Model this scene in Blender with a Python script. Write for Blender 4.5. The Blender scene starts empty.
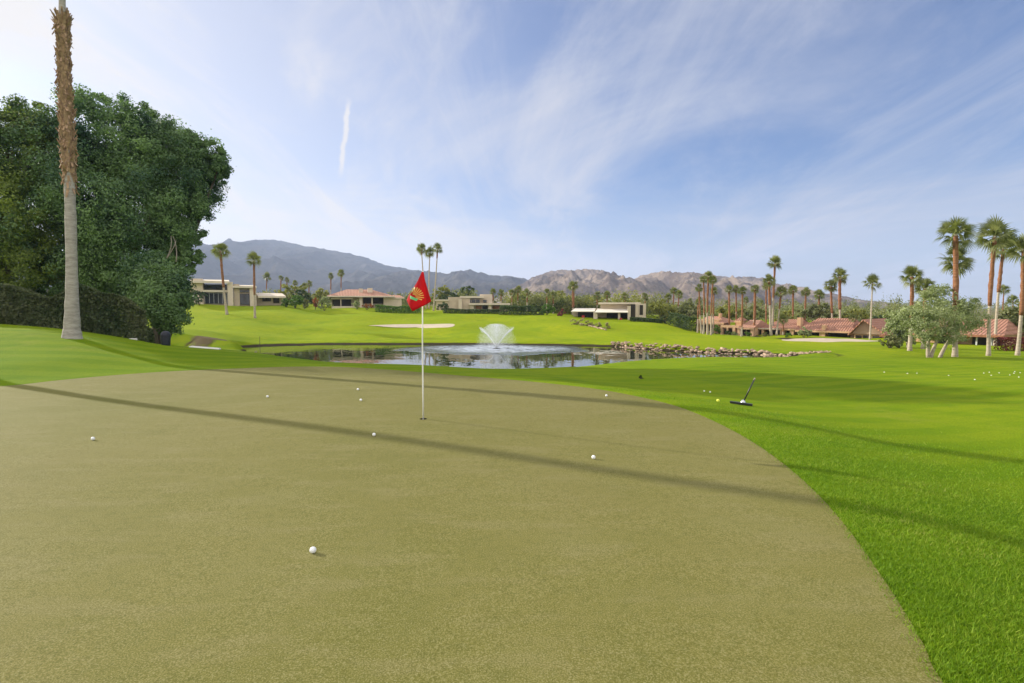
import bpy, bmesh, math, random
import numpy as np
from mathutils import Vector, Matrix, noise
from mathutils.geometry import delaunay_2d_cdt

random.seed(7)
rng = np.random.default_rng(11)
C = bpy.context.scene.collection
scene = bpy.context.scene

# ------------------------------------------------------------------ survey of the photograph
F = 540.0                       # focal length in pixels
H = 1.61                        # eye height over the green
PITCH = math.atan(33.5 / F)
CP, SP = math.cos(PITCH), math.sin(PITCH)
WATER = -2.3
SUN_AZ, SUN_EL = math.radians(27), math.radians(20)
TO_SUN = Vector((-math.cos(SUN_AZ) * math.cos(SUN_EL), math.sin(SUN_AZ) * math.cos(SUN_EL), math.sin(SUN_EL)))


def P(px, py, Y):
    """the place seen at a pixel, at a distance Y in front of the camera"""
    cx, cy = (px - 512) / F, (341.5 - py) / F
    d = (cx, CP + SP * cy, -SP + CP * cy)
    t = Y / d[1]
    return Vector((d[0] * t, Y, H + d[2] * t))


# ------------------------------------------------------------------ terrain
ctrl = [P(*a) for a in [
    (0, 322, 20), (0, 345, 15.5), (0, 366, 12.6), (72, 336, 17), (140, 341, 21), (190, 347, 27), (230, 351, 33), (130, 358, 15),
    (60, 352, 15), (180, 356, 17), (250, 364, 16), (-200, 318, 18), (-200, 350, 12), (-150, 312, 34), (60, 325, 28), (150, 338, 30),
    # crest before the pond, and the drop behind it
    (300, 358, 22), (250, 352, 29), (360, 364, 19), (430, 368, 18), (500, 369, 18), (560, 366, 20), (640, 359, 28), (700, 357, 35), (760, 355.6, 40),
    (430, 373, 26), (500, 373, 26), (360, 369, 28), (560, 371, 27), (300, 362, 33), (640, 363, 34),
    # far fairway
    (200, 341, 42), (200, 330, 56), (200, 316, 76), (200, 306, 91), (100, 330, 56), (100, 306, 90), (-100, 306, 80),
    (262, 344, 57), (300, 341, 61), (300, 326, 75), (300, 309, 96), (400, 341, 60.5), (400, 327, 78), (400, 312, 98),
    (500, 341, 60), (500, 326, 78), (500, 313, 97), (600, 342, 58), (600, 331, 70), (600, 319, 86), (650, 323, 84), (690, 333, 74),
    (650, 343, 54), (700, 346, 51), (760, 347, 50), (700, 337, 62), (750, 339, 61), (850, 342, 57), (760, 343, 55), (820, 351, 47), (790, 336.2, 72), (735, 335, 74), (840, 337, 70), (870, 339.6, 63),
    (870, 350, 46), (930, 358, 37), (1020, 357, 37), (1024, 347, 50), (1150, 350, 45), (1150, 360, 35),
    # right lawn
    (1000, 373, 25.5), (900, 372, 24), (800, 376, 20), (720, 377, 19), (850, 401, 12.5), (1024, 402, 12.5), (742, 405, 11), (650, 381, 16.5),
    (1024, 450, 7.6), (900, 452, 6.9), (1024, 548, 4.2), (1024, 683, 2.4), (1150, 450, 7), (1200, 400, 12), (800, 357, 42), (880, 362, 33), (780, 365, 29),
    (1300, 600, 3.5),
]]
ctrl = [tuple(v) for v in ctrl]
ctrl += [(-90, 130, 3.2), (-30, 130, 2.6), (0, 130, 1.6), (35, 130, 0), (80, 130, -1.4), (130, 120, -1.6), (-150, 120, 3.5), (-160, 40, 2.5), (-60, 30, 2.0),
         (130, 40, -1.6), (120, 0, -0.8), (-100, -10, 1.0), (0, -15, 0.1), (-20, -15, 0.2), (30, -15, -0.4),
         (0, 300, 1.0), (-300, 300, 1.0), (300, 300, -0.5), (0, 900, 0.5), (-900, 700, 1), (900, 700, 0), (0, 4000, 0), (3000, 3000, 0), (-3000, 3000, 0), (-3000, -600, 0), (3000, -600, 0)]

GREEN_PX = [(0, 387), (60, 381), (130, 374.5), (190, 370.5), (250, 368.3), (300, 367.3), (350, 368), (400, 370.5), (450, 374), (510, 379), (560, 384.6), (600, 390), (640, 397.5),
            (672, 405), (700, 414.5), (732, 429), (760, 445), (790, 467), (815, 490), (840, 518), (862, 548), (884, 581), (905, 615), (925, 651), (942, 685)]


def green_xy(px, py):
    cx, cy = (px - 512) / F, (341.5 - py) / F
    d = (cx, CP + SP * cy, -SP + CP * cy)
    t = -H / d[2]
    return (d[0] * t, d[1] * t)


GREEN = [green_xy(*p) for p in GREEN_PX]
GREEN += [(1.72, 1.6), (1.35, 0.6), (0.6, -0.6), (-0.8, -2.0), (-3, -3.2), (-6, -3.6), (-9.5, -2.8), (-12.2, -0.8), (-13.8, 2.2), (-14.2, 5.2), (-13.6, 8), (-12.3, 10)]


def smooth_loop(pts, n=4):
    out = []
    L = len(pts)
    for i in range(L):
        p0, p1, p2, p3 = (np.array(pts[(i + k) % L], float) for k in (-1, 0, 1, 2))
        for k in range(n):
            t = k / n
            out.append(tuple(0.5 * ((2 * p1) + (p2 - p0) * t + (2 * p0 - 5 * p1 + 4 * p2 - p3) * t * t + (3 * p1 - p0 - 3 * p2 + p3) * t ** 3)))
    return out


GREEN_S = smooth_loop(GREEN, 4)
POND_PX = [(236, 347.5), (262, 346), (330, 344.5), (420, 344.5), (520, 345), (610, 346.6), (660, 350.3), (700, 352.8), (740, 354.3), (790, 356.5),
           (772, 358.5), (735, 359), (700, 358.5), (660, 360), (620, 363), (560, 369.5), (500, 372), (430, 372), (360, 368), (300, 361), (262, 354.5), (244, 350.5)]


def pond_xy(px, py):
    cx, cy = (px - 512) / F, (341.5 - py) / F
    d = (cx, CP + SP * cy, -SP + CP * cy)
    t = (WATER - H) / d[2]
    return (d[0] * t, d[1] * t)


POND = smooth_loop([pond_xy(*p) for p in POND_PX], 3)
GREEN_A, POND_A = np.array(GREEN_S), np.array(POND)


def inside_dist(poly, x, y):
    """signed distance to a closed outline, positive inside"""
    x = np.asarray(x, float); y = np.asarray(y, float)
    best = np.full(x.shape, 1e9); ins = np.zeros(x.shape, bool)
    n = len(poly)
    for i in range(n):
        ax, ay = poly[i]; bx, by = poly[(i + 1) % n]
        ex, ey = bx - ax, by - ay
        t = np.clip(((x - ax) * ex + (y - ay) * ey) / (ex * ex + ey * ey + 1e-12), 0, 1)
        best = np.minimum(best, np.hypot(x - ax - t * ex, y - ay - t * ey))
        if ay != by:
            c = ((ay > y) != (by > y)) & (x < (bx - ax) * (y - ay) / (by - ay) + ax)
            ins ^= c
    return np.where(ins, best, -best)


def sstep(a, b, v):
    t = np.clip((v - a) / (b - a), 0, 1)
    return t * t * (3 - 2 * t)


CT = np.array(ctrl)
MQ = 3.0
_d = np.hypot(CT[:, None, 0] - CT[None, :, 0], CT[:, None, 1] - CT[None, :, 1])
_A = np.sqrt(_d ** 2 + MQ ** 2)
_W = np.linalg.solve(_A - 0.15 * np.eye(len(CT)), CT[:, 2] - CT[:, 2].mean())


def undul(x, y):
    return 0.012 * np.sin(x * 0.9 + 0.4 * y) + 0.012 * np.sin(0.7 * y - 0.35 * x + 1.3)


def T(x, y, recess=False):
    """height of the ground"""
    x = np.asarray(x, float); y = np.asarray(y, float)
    shape = x.shape
    x = x.ravel(); y = y.ravel()
    z = np.zeros(len(x))
    for i in range(0, len(x), 20000):
        s = slice(i, i + 20000)
        d = np.hypot(x[s, None] - CT[None, :, 0], y[s, None] - CT[None, :, 1])
        z[s] = np.sqrt(d ** 2 + MQ ** 2) @ _W + CT[:, 2].mean()
    r = np.hypot(x, y)
    z += 0.05 * np.sin(x * 0.31 + 1) * np.sin(y * 0.23) * sstep(8, 20, r)
    z += (0.13 * np.sin(0.42 * x + 0.21 * y + 1.7 * np.sin(0.11 * y)) + 0.10 * np.sin(0.27 * x - 0.45 * y + 2.0 * np.sin(0.09 * x + 1))) * sstep(50, 66, y) * sstep(125, 95, y)
    z += 0.045 * np.sin(0.95 * x + 0.5 * y + 1.3 * np.sin(0.4 * y)) * sstep(5, 12, r) * sstep(34, 26, y)
    near = r < 60
    g = np.full(len(x), -99.0)
    g[near] = inside_dist(GREEN_S, x[near], y[near])
    s = sstep(-2.6, 0.0, g)
    z = z * (1 - s) + undul(x, y) * s
    if recess:
        z -= 0.16 * sstep(0.06, 0.3, g)
    pd = np.full(len(x), -99.0)
    m = (y > 20) & (y < 75) & (np.abs(x) < 60)
    pd[m] = inside_dist(POND, x[m], y[m])
    m2 = m & (pd < 0) & (pd > -13) & (y < 46 - 0.12 * x)      # the near bank falls away to the water
    z = np.where(m2, np.minimum(z, WATER + 0.1 + 0.075 * (-pd) + 0.06 * np.clip(-pd - 8, 0, 9) ** 1.5), z)
    edge = np.clip(-pd, 0, 3)
    z = np.where(pd < 0, np.maximum(z, WATER + 0.10 + 0.10 * edge * (edge < 3) + 0.3 * (edge >= 3) * 0), z)
    s = sstep(-0.55, 0.6, pd)
    z = z * (1 - s) + (WATER - 0.5) * s
    return z.reshape(shape)


def Tz(x, y):
    return float(T(np.array([x]), np.array([y]))[0])


def hit(px, py, ymin=2.0, ymax=140.0):
    """where the line of sight through a pixel meets the ground"""
    ys = np.exp(np.linspace(math.log(ymin), math.log(ymax), 700))
    cx, cy = (px - 512) / F, (341.5 - py) / F
    d = (cx, CP + SP * cy, -SP + CP * cy)
    xs = d[0] / d[1] * ys; zs = H + d[2] / d[1] * ys
    under = T(xs, ys) > zs
    i = int(np.argmax(under)) if under.any() else len(ys) - 1
    return Vector((float(xs[i]), float(ys[i]), Tz(float(xs[i]), float(ys[i]))))


def at(px, Y):
    """on the ground below a pixel column at distance Y"""
    x = (px - 512) / F * Y * 1.0
    p = P(px, 320, Y)
    return Vector((p.x, Y, Tz(p.x, Y)))


# ------------------------------------------------------------------ materials
def mat(name):
    m = bpy.data.materials.new(name); m.use_nodes = True
    nt = m.node_tree
    return m, nt, nt.nodes["Principled BSDF"]


def nd(nt, kind, **kw):
    n = nt.nodes.new(kind)
    for k, v in kw.items():
        setattr(n, k, v)
    return n


def lk(nt, a, ao, b, bi):
    nt.links.new(a.outputs[ao], b.inputs[bi])


def ramp(nt, stops):
    r = nd(nt, 'ShaderNodeValToRGB')
    e = r.color_ramp.elements
    while len(e) < len(stops):
        e.new(0.5)
    for el, (p, c) in zip(e, stops):
        el.position = p; el.color = (*c, 1)
    return r


def noise_node(nt, scale, detail=4, rough=0.6, coord='pos', stretch=None):
    n = nd(nt, 'ShaderNodeTexNoise')
    n.inputs['Scale'].default_value = scale; n.inputs['Detail'].default_value = detail; n.inputs['Roughness'].default_value = rough
    if coord == 'pos':
        g = nd(nt, 'ShaderNodeNewGeometry'); src = g.outputs['Position']
    else:
        g = nd(nt, 'ShaderNodeTexCoord'); src = g.outputs['Object']
    if stretch:
        mp = nd(nt, 'ShaderNodeMapping'); mp.inputs['Scale'].default_value = stretch
        nt.links.new(src, mp.inputs['Vector']); src = mp.outputs['Vector']
    nt.links.new(src, n.inputs['Vector'])
    return n


def mixc(nt, fac, a, b, mode='MIX'):
    m = nd(nt, 'ShaderNodeMix', data_type='RGBA', blend_type=mode)
    for sock, v in ((m.inputs[0], fac), (m.inputs[6], a), (m.inputs[7], b)):
        if isinstance(v, (int, float)):
            sock.default_value = v
        elif isinstance(v, tuple):
            sock.default_value = (*v, 1)
        else:
            nt.links.new(v, sock)
    return m.outputs[2]


def maths(nt, op, a, b=None, clamp=False):
    m = nd(nt, 'ShaderNodeMath', operation=op, use_clamp=clamp)
    for s, v in ((m.inputs[0], a), (m.inputs[1], b)):
        if v is None:
            continue
        if isinstance(v, (int, float)):
            s.default_value = v
        else:
            nt.links.new(v, s)
    return m.outputs[0]


def maprange(nt, v, a, b, c=0.0, d=1.0, smooth=True):
    m = nd(nt, 'ShaderNodeMapRange', interpolation_type='SMOOTHSTEP' if smooth else 'LINEAR')
    nt.links.new(v, m.inputs[0])
    for i, k in enumerate((a, b, c, d)):
        m.inputs[i + 1].default_value = k
    return m.outputs[0]


def simple(name, col, rough=0.8, var=0.25, scale=3.0, bump=0.0, metal=0.0, coord='obj', stretch=None, spec=0.3):
    """a plain colour broken up by noise"""
    m, nt, b = mat(name)
    n = noise_node(nt, scale, 5, 0.65, coord, stretch)
    lo = tuple(c * (1 - var) for c in col); hi = tuple(min(1, c * (1 + var)) for c in col)
    r = ramp(nt, [(0.3, lo), (0.7, hi)])
    lk(nt, n, 'Fac', r, 'Fac'); lk(nt, r, 'Color', b, 'Base Color')
    b.inputs['Roughness'].default_value = rough; b.inputs['Metallic'].default_value = metal
    b.inputs['Specular IOR Level'].default_value = spec
    if bump:
        bp = nd(nt, 'ShaderNodeBump'); bp.inputs['Strength'].default_value = bump; bp.inputs['Distance'].default_value = 0.03
        lk(nt, n, 'Fac', bp, 'Height'); lk(nt, bp, 'Normal', b, 'Normal')
    return m


def leaf_mat(name, dark, light, trans=0.35, patch=0.35, rough=0.55, con=1.6):
    """leaves: each leaf its own tint, lighter and darker patches, light coming through"""
    m, nt, b = mat(name)
    g = nd(nt, 'ShaderNodeNewGeometry')
    n = noise_node(nt, patch, 3, 0.6)
    f = maths(nt, 'ADD', maths(nt, 'MULTIPLY', g.outputs['Random Per Island'], 0.5), maths(nt, 'SUBTRACT', maths(nt, 'MULTIPLY', n.outputs['Fac'], con), con * 0.5 - 0.25), True)
    col = mixc(nt, f, dark, light)
    nt.links.new(col, b.inputs['Base Color'])
    b.inputs['Roughness'].default_value = rough; b.inputs['Specular IOR Level'].default_value = 0.35
    tr = nd(nt, 'ShaderNodeBsdfTranslucent')
    nt.links.new(mixc(nt, 1.0, col, (1.15, 1.25, 0.55), 'MULTIPLY'), tr.inputs['Color'])
    mx = nd(nt, 'ShaderNodeMixShader'); mx.inputs[0].default_value = trans
    lk(nt, b, 0, mx, 1); lk(nt, tr, 0, mx, 2)
    lk(nt, mx, 0, nt.nodes['Material Output'], 'Surface')
    return m


def grass_colour(nt):
    """turf: broad patches, mowing lines, fine grain"""
    big = noise_node(nt, 0.11, 4, 0.55, stretch=(1, 0.7, 1))
    mid = noise_node(nt, 1.3, 4, 0.6)
    fine = noise_node(nt, 45, 3, 0.7)
    r = ramp(nt, [(0.28, (0.130, 0.205, 0.005)), (0.5, (0.185, 0.260, 0.007)), (0.72, (0.250, 0.295, 0.010))])
    lk(nt, big, 'Fac', r, 'Fac')
    c = mixc(nt, maprange(nt, mid.outputs['Fac'], 0.35, 0.75), r.outputs['Color'], (0.140, 0.228, 0.006))
    w = nd(nt, 'ShaderNodeTexWave'); w.inputs['Scale'].default_value = 0.30; w.inputs['Distortion'].default_value = 0.8; w.inputs['Detail'].default_value = 1
    g = nd(nt, 'ShaderNodeNewGeometry')
    mp = nd(nt, 'ShaderNodeMapping'); mp.inputs['Rotation'].default_value = (0, 0, math.radians(72))
    lk(nt, g, 'Position', mp, 'Vector'); lk(nt, mp, 'Vector', w, 'Vector')
    c = mixc(nt, maths(nt, 'MULTIPLY', maprange(nt, w.outputs['Fac'], 0.3, 0.7), 0.36), c, (0.275, 0.315, 0.012))
    dry = noise_node(nt, 0.42, 6, 0.72)
    c = mixc(nt, maths(nt, 'MULTIPLY', maprange(nt, dry.outputs['Fac'], 0.56, 0.74), 0.5), c, (0.30, 0.28, 0.045))
    deep = noise_node(nt, 0.19, 5, 0.68)
    c = mixc(nt, maths(nt, 'MULTIPLY', maprange(nt, deep.outputs['Fac'], 0.50, 0.66), 0.55), c, (0.100, 0.182, 0.006))
    c = mixc(nt, maths(nt, 'MULTIPLY', maprange(nt, fine.outputs['Fac'], 0.35, 0.7), 0.6), c, (0.085, 0.140, 0.004))
    return c, fine


def lawn_mat():
    m, nt, b = mat('turf')
    c, fine = grass_colour(nt)
    g = nd(nt, 'ShaderNodeNewGeometry'); sx = nd(nt, 'ShaderNodeSeparateXYZ'); lk(nt, g, 'Position', sx, 'Vector')
    wob = noise_node(nt, 0.6, 4, 0.7)
    c = mixc(nt, maprange(nt, sx.outputs['Y'], 34, 60), mixc(nt, 1.0, c, (0.86, 0.90, 0.95), 'MULTIPLY'), mixc(nt, 1.0, c, (1.22, 1.12, 1.0), 'MULTIPLY'))  # far fairway tinted brighter in place of slopes facing the sun
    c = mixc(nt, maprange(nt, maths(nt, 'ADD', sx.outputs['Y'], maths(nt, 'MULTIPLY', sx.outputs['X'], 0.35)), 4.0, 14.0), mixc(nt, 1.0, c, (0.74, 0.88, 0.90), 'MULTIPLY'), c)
    # wet mud along the water line
    zz = maths(nt, 'ADD', sx.outputs['Z'], maths(nt, 'MULTIPLY', wob.outputs['Fac'], 0.12))
    mud = maprange(nt, zz, WATER + 0.17, WATER + 0.23, 1, 0)
    c = mixc(nt, mud, c, (0.045, 0.036, 0.022))
    # bare earth by the end of the pond
    dx = maths(nt, 'DIVIDE', maths(nt, 'SUBTRACT', sx.outputs['X'], DIRT[0]), 1.8)
    dy = maths(nt, 'DIVIDE', maths(nt, 'SUBTRACT', sx.outputs['Y'], DIRT[1]), 2.4)
    dd = maths(nt, 'SQRT', maths(nt, 'ADD', maths(nt, 'MULTIPLY', dx, dx), maths(nt, 'MULTIPLY', dy, dy)))
    dd = maths(nt, 'ADD', dd, maths(nt, 'MULTIPLY', maths(nt, 'SUBTRACT', wob.outputs['Fac'], 0.5), 0.9))
    c = mixc(nt, maprange(nt, dd, 0.75, 1.0, 1, 0), c, (0.11, 0.085, 0.045))
    # desert floor past the gardens
    far = maprange(nt, maths(nt, 'ADD', sx.outputs['Y'], maths(nt, 'MULTIPLY', wob.outputs['Fac'], 14)), 122, 140)
    scrub = noise_node(nt, 0.03, 6, 0.7)
    rr = ramp(nt, [(0.35, (0.09, 0.095, 0.035)), (0.65, (0.19, 0.165, 0.085))]); lk(nt, scrub, 'Fac', rr, 'Fac')
    c = mixc(nt, far, c, rr.outputs['Color'])
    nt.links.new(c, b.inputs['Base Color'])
    b.inputs['Roughness'].default_value = 0.9; b.inputs['Specular IOR Level'].default_value = 0.03
    bp = nd(nt, 'ShaderNodeBump'); bp.inputs['Strength'].default_value = 0.7; bp.inputs['Distance'].default_value = 0.02
    lk(nt, fine, 'Fac', bp, 'Height'); lk(nt, bp, 'Normal', b, 'Normal')
    return m


def green_mat():
    m, nt, b = mat('bent_grass')
    wide = noise_node(nt, 0.16, 4, 0.6); big = noise_node(nt, 0.8, 6, 0.68); fine = noise_node(nt, 120, 2, 0.8); mid = noise_node(nt, 14, 6, 0.75); tuft = noise_node(nt, 75, 4, 0.75)
    streak = noise_node(nt, 4, 5, 0.65, stretch=(0.3, 1.0, 1))
    r = ramp(nt, [(0.30, (0.134, 0.134, 0.026)), (0.50, (0.170, 0.156, 0.041)), (0.72, (0.194, 0.168, 0.062))])
    lk(nt, wide, 'Fac', r, 'Fac')
    c = mixc(nt, maths(nt, 'MULTIPLY', maprange(nt, big.outputs['Fac'], 0.45, 0.68), 0.55), r.outputs['Color'], (0.190, 0.178, 0.060))
    c = mixc(nt, maths(nt, 'MULTIPLY', maprange(nt, big.outputs['Fac'], 0.48, 0.30), 0.45), c, (0.118, 0.122, 0.026))
    c = mixc(nt, maths(nt, 'MULTIPLY', maprange(nt, mid.outputs['Fac'], 0.46, 0.66), 0.55), c, (0.108, 0.112, 0.023))
    c = mixc(nt, maths(nt, 'MULTIPLY', maprange(nt, streak.outputs['Fac'], 0.48, 0.68), 0.42), c, (0.218, 0.192, 0.082))
    c = mixc(nt, maths(nt, 'MULTIPLY', maprange(nt, tuft.outputs['Fac'], 0.48, 0.64), 0.22), c, (0.104, 0.104, 0.026))
    c = mixc(nt, maths(nt, 'MULTIPLY', maprange(nt, tuft.outputs['Fac'], 0.47, 0.34), 0.15), c, (0.250, 0.225, 0.105))
    c = mixc(nt, maths(nt, 'MULTIPLY', maprange(nt, fine.outputs['Fac'], 0.46, 0.64), 0.6), c, (0.075, 0.074, 0.018))
    c = mixc(nt, maths(nt, 'MULTIPLY', maprange(nt, fine.outputs['Fac'], 0.50, 0.34), 0.5), c, (0.30, 0.275, 0.14))
    nt.links.new(c, b.inputs['Base Color'])
    b.inputs['Roughness'].default_value = 0.9; b.inputs['Specular IOR Level'].default_value = 0.1
    bp = nd(nt, 'ShaderNodeBump'); bp.inputs['Strength'].default_value = 0.35; bp.inputs['Distance'].default_value = 0.005
    lk(nt, fine, 'Fac', bp, 'Height'); lk(nt, bp, 'Normal', b, 'Normal')
    return m


def water_mat(cx, cy):
    m, nt, b = mat('pond_water')
    b.inputs['Base Color'].default_value = (0.022, 0.028, 0.014, 1)
    b.inputs['Roughness'].default_value = 0.02; b.inputs['IOR'].default_value = 1.33
    g = nd(nt, 'ShaderNodeNewGeometry'); sx = nd(nt, 'ShaderNodeSeparateXYZ'); lk(nt, g, 'Position', sx, 'Vector')
    dx = maths(nt, 'DIVIDE', maths(nt, 'SUBTRACT', sx.outputs['X'], cx), 1.25); dy = maths(nt, 'SUBTRACT', sx.outputs['Y'], cy)
    d = maths(nt, 'SQRT', maths(nt, 'ADD', maths(nt, 'MULTIPLY', dx, dx), maths(nt, 'MULTIPLY', dy, dy)))
    wob = noise_node(nt, 0.25, 3, 0.6)
    d = maths(nt, 'ADD', d, maths(nt, 'MULTIPLY', maths(nt, 'SUBTRACT', wob.outputs['Fac'], 0.5), 5.0))
    act = maprange(nt, d, 4.2, 7.2, 1, 0)
    rip = noise_node(nt, 3.2, 3, 0.6); slow = noise_node(nt, 0.8, 2, 0.5, stretch=(1, 0.6, 1))
    h = maths(nt, 'ADD', maths(nt, 'MULTIPLY', rip.outputs['Fac'], maths(nt, 'MULTIPLY', act, 1.0)), maths(nt, 'MULTIPLY', slow.outputs['Fac'], 0.06))
    bp = nd(nt, 'ShaderNodeBump'); bp.inputs['Strength'].default_value = 1.0; bp.inputs['Distance'].default_value = 0.22
    nt.links.new(h, bp.inputs['Height']); lk(nt, bp, 'Normal', b, 'Normal')
    foam_sky_sheen = noise_node(nt, 1.7, 5, 0.75, stretch=(0.6, 1.4, 1))  # pale blend paints foam and the sky reflected in ripples around the fountain
    ff = maths(nt, 'MULTIPLY', maprange(nt, foam_sky_sheen.outputs['Fac'], 0.36, 0.56), maprange(nt, d, 2.6, 6.6, 1, 0))
    nt.links.new(mixc(nt, ff, (0.022, 0.028, 0.014), (0.50, 0.55, 0.64)), b.inputs['Base Color'])
    nt.links.new(maths(nt, 'ADD', maths(nt, 'MULTIPLY', ff, 0.5), 0.02), b.inputs['Roughness'])
    return m


def trunk_mat(name, a, bcol, cscale=3.0):
    m, nt, b = mat(name)
    n = noise_node(nt, cscale, 5, 0.7, 'obj', (1, 1, 3.5))
    ring = nd(nt, 'ShaderNodeTexWave', bands_direction='Z'); ring.inputs['Scale'].default_value = 1.6; ring.inputs['Distortion'].default_value = 2.2
    tc = nd(nt, 'ShaderNodeTexCoord'); lk(nt, tc, 'Object', ring, 'Vector')
    c = mixc(nt, maprange(nt, n.outputs['Fac'], 0.3, 0.7), a, bcol)
    c = mixc(nt, maths(nt, 'MULTIPLY', ring.outputs['Fac'], 0.12), c, tuple(v * 0.6 for v in a))
    nt.links.new(c, b.inputs['Base Color']); b.inputs['Roughness'].default_value = 0.95; b.inputs['Specular IOR Level'].default_value = 0.1
    bp = nd(nt, 'ShaderNodeBump'); bp.inputs['Strength'].default_value = 0.6; bp.inputs['Distance'].default_value = 0.04
    lk(nt, n, 'Fac', bp, 'Height'); lk(nt, bp, 'Normal', b, 'Normal')
    return m


def tile_mat(name, lo, hi):
    """clay tile courses"""
    m, nt, b = mat(name)
    w = nd(nt, 'ShaderNodeTexWave', bands_direction='X'); w.inputs['Scale'].default_value = 1.1; w.inputs['Distortion'].default_value = 0.4
    tc = nd(nt, 'ShaderNodeTexCoord'); lk(nt, tc, 'Object', w, 'Vector')
    n = noise_node(nt, 2.3, 5, 0.7, 'obj')
    nt.links.new(mixc(nt, maprange(nt, n.outputs['Fac'], 0.3, 0.7), lo, hi), b.inputs['Base Color'])
    b.inputs['Roughness'].default_value = 0.85; b.inputs['Specular IOR Level'].default_value = 0.2
    bp = nd(nt, 'ShaderNodeBump'); bp.inputs['Strength'].default_value = 0.9; bp.inputs['Distance'].default_value = 0.08
    lk(nt, w, 'Fac', bp, 'Height'); lk(nt, bp, 'Normal', b, 'Normal')
    return m


_dirt = hit(214, 347)
DIRT = (_dirt.x - 1.0, _dirt.y + 1)
M = {}
M['lawn'] = lawn_mat(); M['green'] = green_mat()
M['stucco'] = simple('sand_stucco', (0.50, 0.405, 0.30), 0.9, 0.12, 0.8)
M['stucco_light'] = simple('pale_stucco', (0.58, 0.485, 0.375), 0.9, 0.1, 0.8)
M['peach'] = simple('peach_stucco', (0.56, 0.36, 0.21), 0.9, 0.14, 0.7)
M['shade_stucco'] = simple('shaded_stucco', (0.30, 0.205, 0.145), 0.9, 0.12, 0.8)  # shade on the gable wall put into the stucco colour
M['fascia'] = simple('pale_fascia', (0.60, 0.52, 0.415), 0.8, 0.08, 1.0)
M['wood'] = simple('red_brown_wood', (0.26, 0.115, 0.06), 0.7, 0.3, 1.5)
M['awning'] = simple('cream_awning', (0.66, 0.61, 0.53), 0.8, 0.08, 1.0)
M['tile'] = tile_mat('terracotta_tile', (0.265, 0.125, 0.082), (0.385, 0.200, 0.140))
M['tile_pink'] = tile_mat('faded_clay_tile', (0.36, 0.185, 0.125), (0.46, 0.255, 0.18))
M['tile_brown'] = tile_mat('brown_tile', (0.20, 0.14, 0.095), (0.29, 0.20, 0.14))
M['flatroof'] = simple('gravel_roof', (0.35, 0.31, 0.27), 0.95, 0.2, 1.2)
M['glass'] = simple('dark_glass', (0.018, 0.021, 0.026), 0.08, 0.3, 0.4, spec=0.6)
M['shade'] = simple('shaded_interior', (0.035, 0.028, 0.024), 0.8, 0.4, 0.9)  # near-black colour stands in for shade inside windows and patio openings
M['frame'] = simple('white_frame', (0.6, 0.6, 0.6), 0.5, 0.05, 1)
M['red_cushion'] = simple('red_cushion', (0.35, 0.03, 0.03), 0.9, 0.3, 2)
M['trunk_pale'] = trunk_mat('pale_palm_bark', (0.31, 0.255, 0.195), (0.48, 0.41, 0.33))
M['trunk_grey'] = trunk_mat('grey_palm_bark', (0.27, 0.245, 0.215), (0.45, 0.41, 0.365), 4)
M['trunk_brown'] = trunk_mat('russet_palm_boots', (0.17, 0.075, 0.04), (0.31, 0.155, 0.085), 4)
M['boots'] = simple('dry_leaf_bases', (0.34, 0.225, 0.14), 0.9, 0.55, 9, 0.4)
M['thatch'] = simple('dead_frond_thatch', (0.20, 0.13, 0.07), 0.95, 0.4, 3)
M['palm_leaf'] = leaf_mat('fan_palm_leaf', (0.085, 0.110, 0.032), (0.24, 0.25, 0.090), 0.3, 0.5)
M['laurel'] = leaf_mat('laurel_leaf', (0.034, 0.086, 0.046), (0.205, 0.315, 0.110), 0.3, 0.42, con=3.0)  # wide tone range paints bright tufts and shaded gaps into the leaves
M['laurel_light'] = leaf_mat('sunlit_laurel_leaf', (0.030, 0.075, 0.028), (0.260, 0.320, 0.050), 0.35, 0.40, con=3.0)  # sunlit sprays put into the leaf colour as yellow green patches
M['hedge_dry'] = leaf_mat('dry_hedge_leaf', (0.035, 0.070, 0.028), (0.155, 0.165, 0.080), 0.25, 0.9)
M['olive'] = leaf_mat('grey_olive_leaf', (0.150, 0.190, 0.080), (0.36, 0.40, 0.19), 0.3, 0.8)
M['bush_green'] = leaf_mat('clipped_shrub_leaf', (0.05, 0.12, 0.012), (0.13, 0.23, 0.025), 0.3, 0.8)
M['bush_dark'] = leaf_mat('dark_shrub_leaf', (0.026, 0.052, 0.016), (0.080, 0.120, 0.034), 0.25, 0.7)
M['yellow_tree'] = leaf_mat('yellow_green_leaf', (0.15, 0.175, 0.030), (0.34, 0.33, 0.080), 0.35, 0.5)
M['acacia'] = leaf_mat('olive_green_leaf', (0.100, 0.125, 0.042), (0.25, 0.25, 0.100), 0.3, 0.35)
M['bougain'] = leaf_mat('orange_flowers', (0.16, 0.07, 0.02), (0.48, 0.13, 0.035), 0.3, 1.2)
M['straw'] = leaf_mat('straw_leaf', (0.16, 0.15, 0.06), (0.40, 0.34, 0.18), 0.3, 1.0)
M['maroon'] = leaf_mat('maroon_flowers', (0.09, 0.03, 0.022), (0.28, 0.05, 0.06), 0.3, 1.2)
M['limb'] = simple('grey_limb', (0.30, 0.26, 0.21), 0.9, 0.3, 3)
M['limb_dark'] = simple('dark_limb', (0.10, 0.08, 0.06), 0.95, 0.3, 3)
M['ball'] = simple('ball_white', (0.80, 0.81, 0.82), 0.3, 0.02, 4, spec=0.5)
M['ball_yellow'] = simple('ball_yellow', (0.75, 0.78, 0.10), 0.35, 0.04, 4)
M['pole'] = simple('white_fibreglass', (0.72, 0.71, 0.66), 0.35, 0.06, 6, spec=0.5)
M['black'] = simple('black_paint', (0.018, 0.018, 0.02), 0.4, 0.3, 5, spec=0.5)
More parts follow.
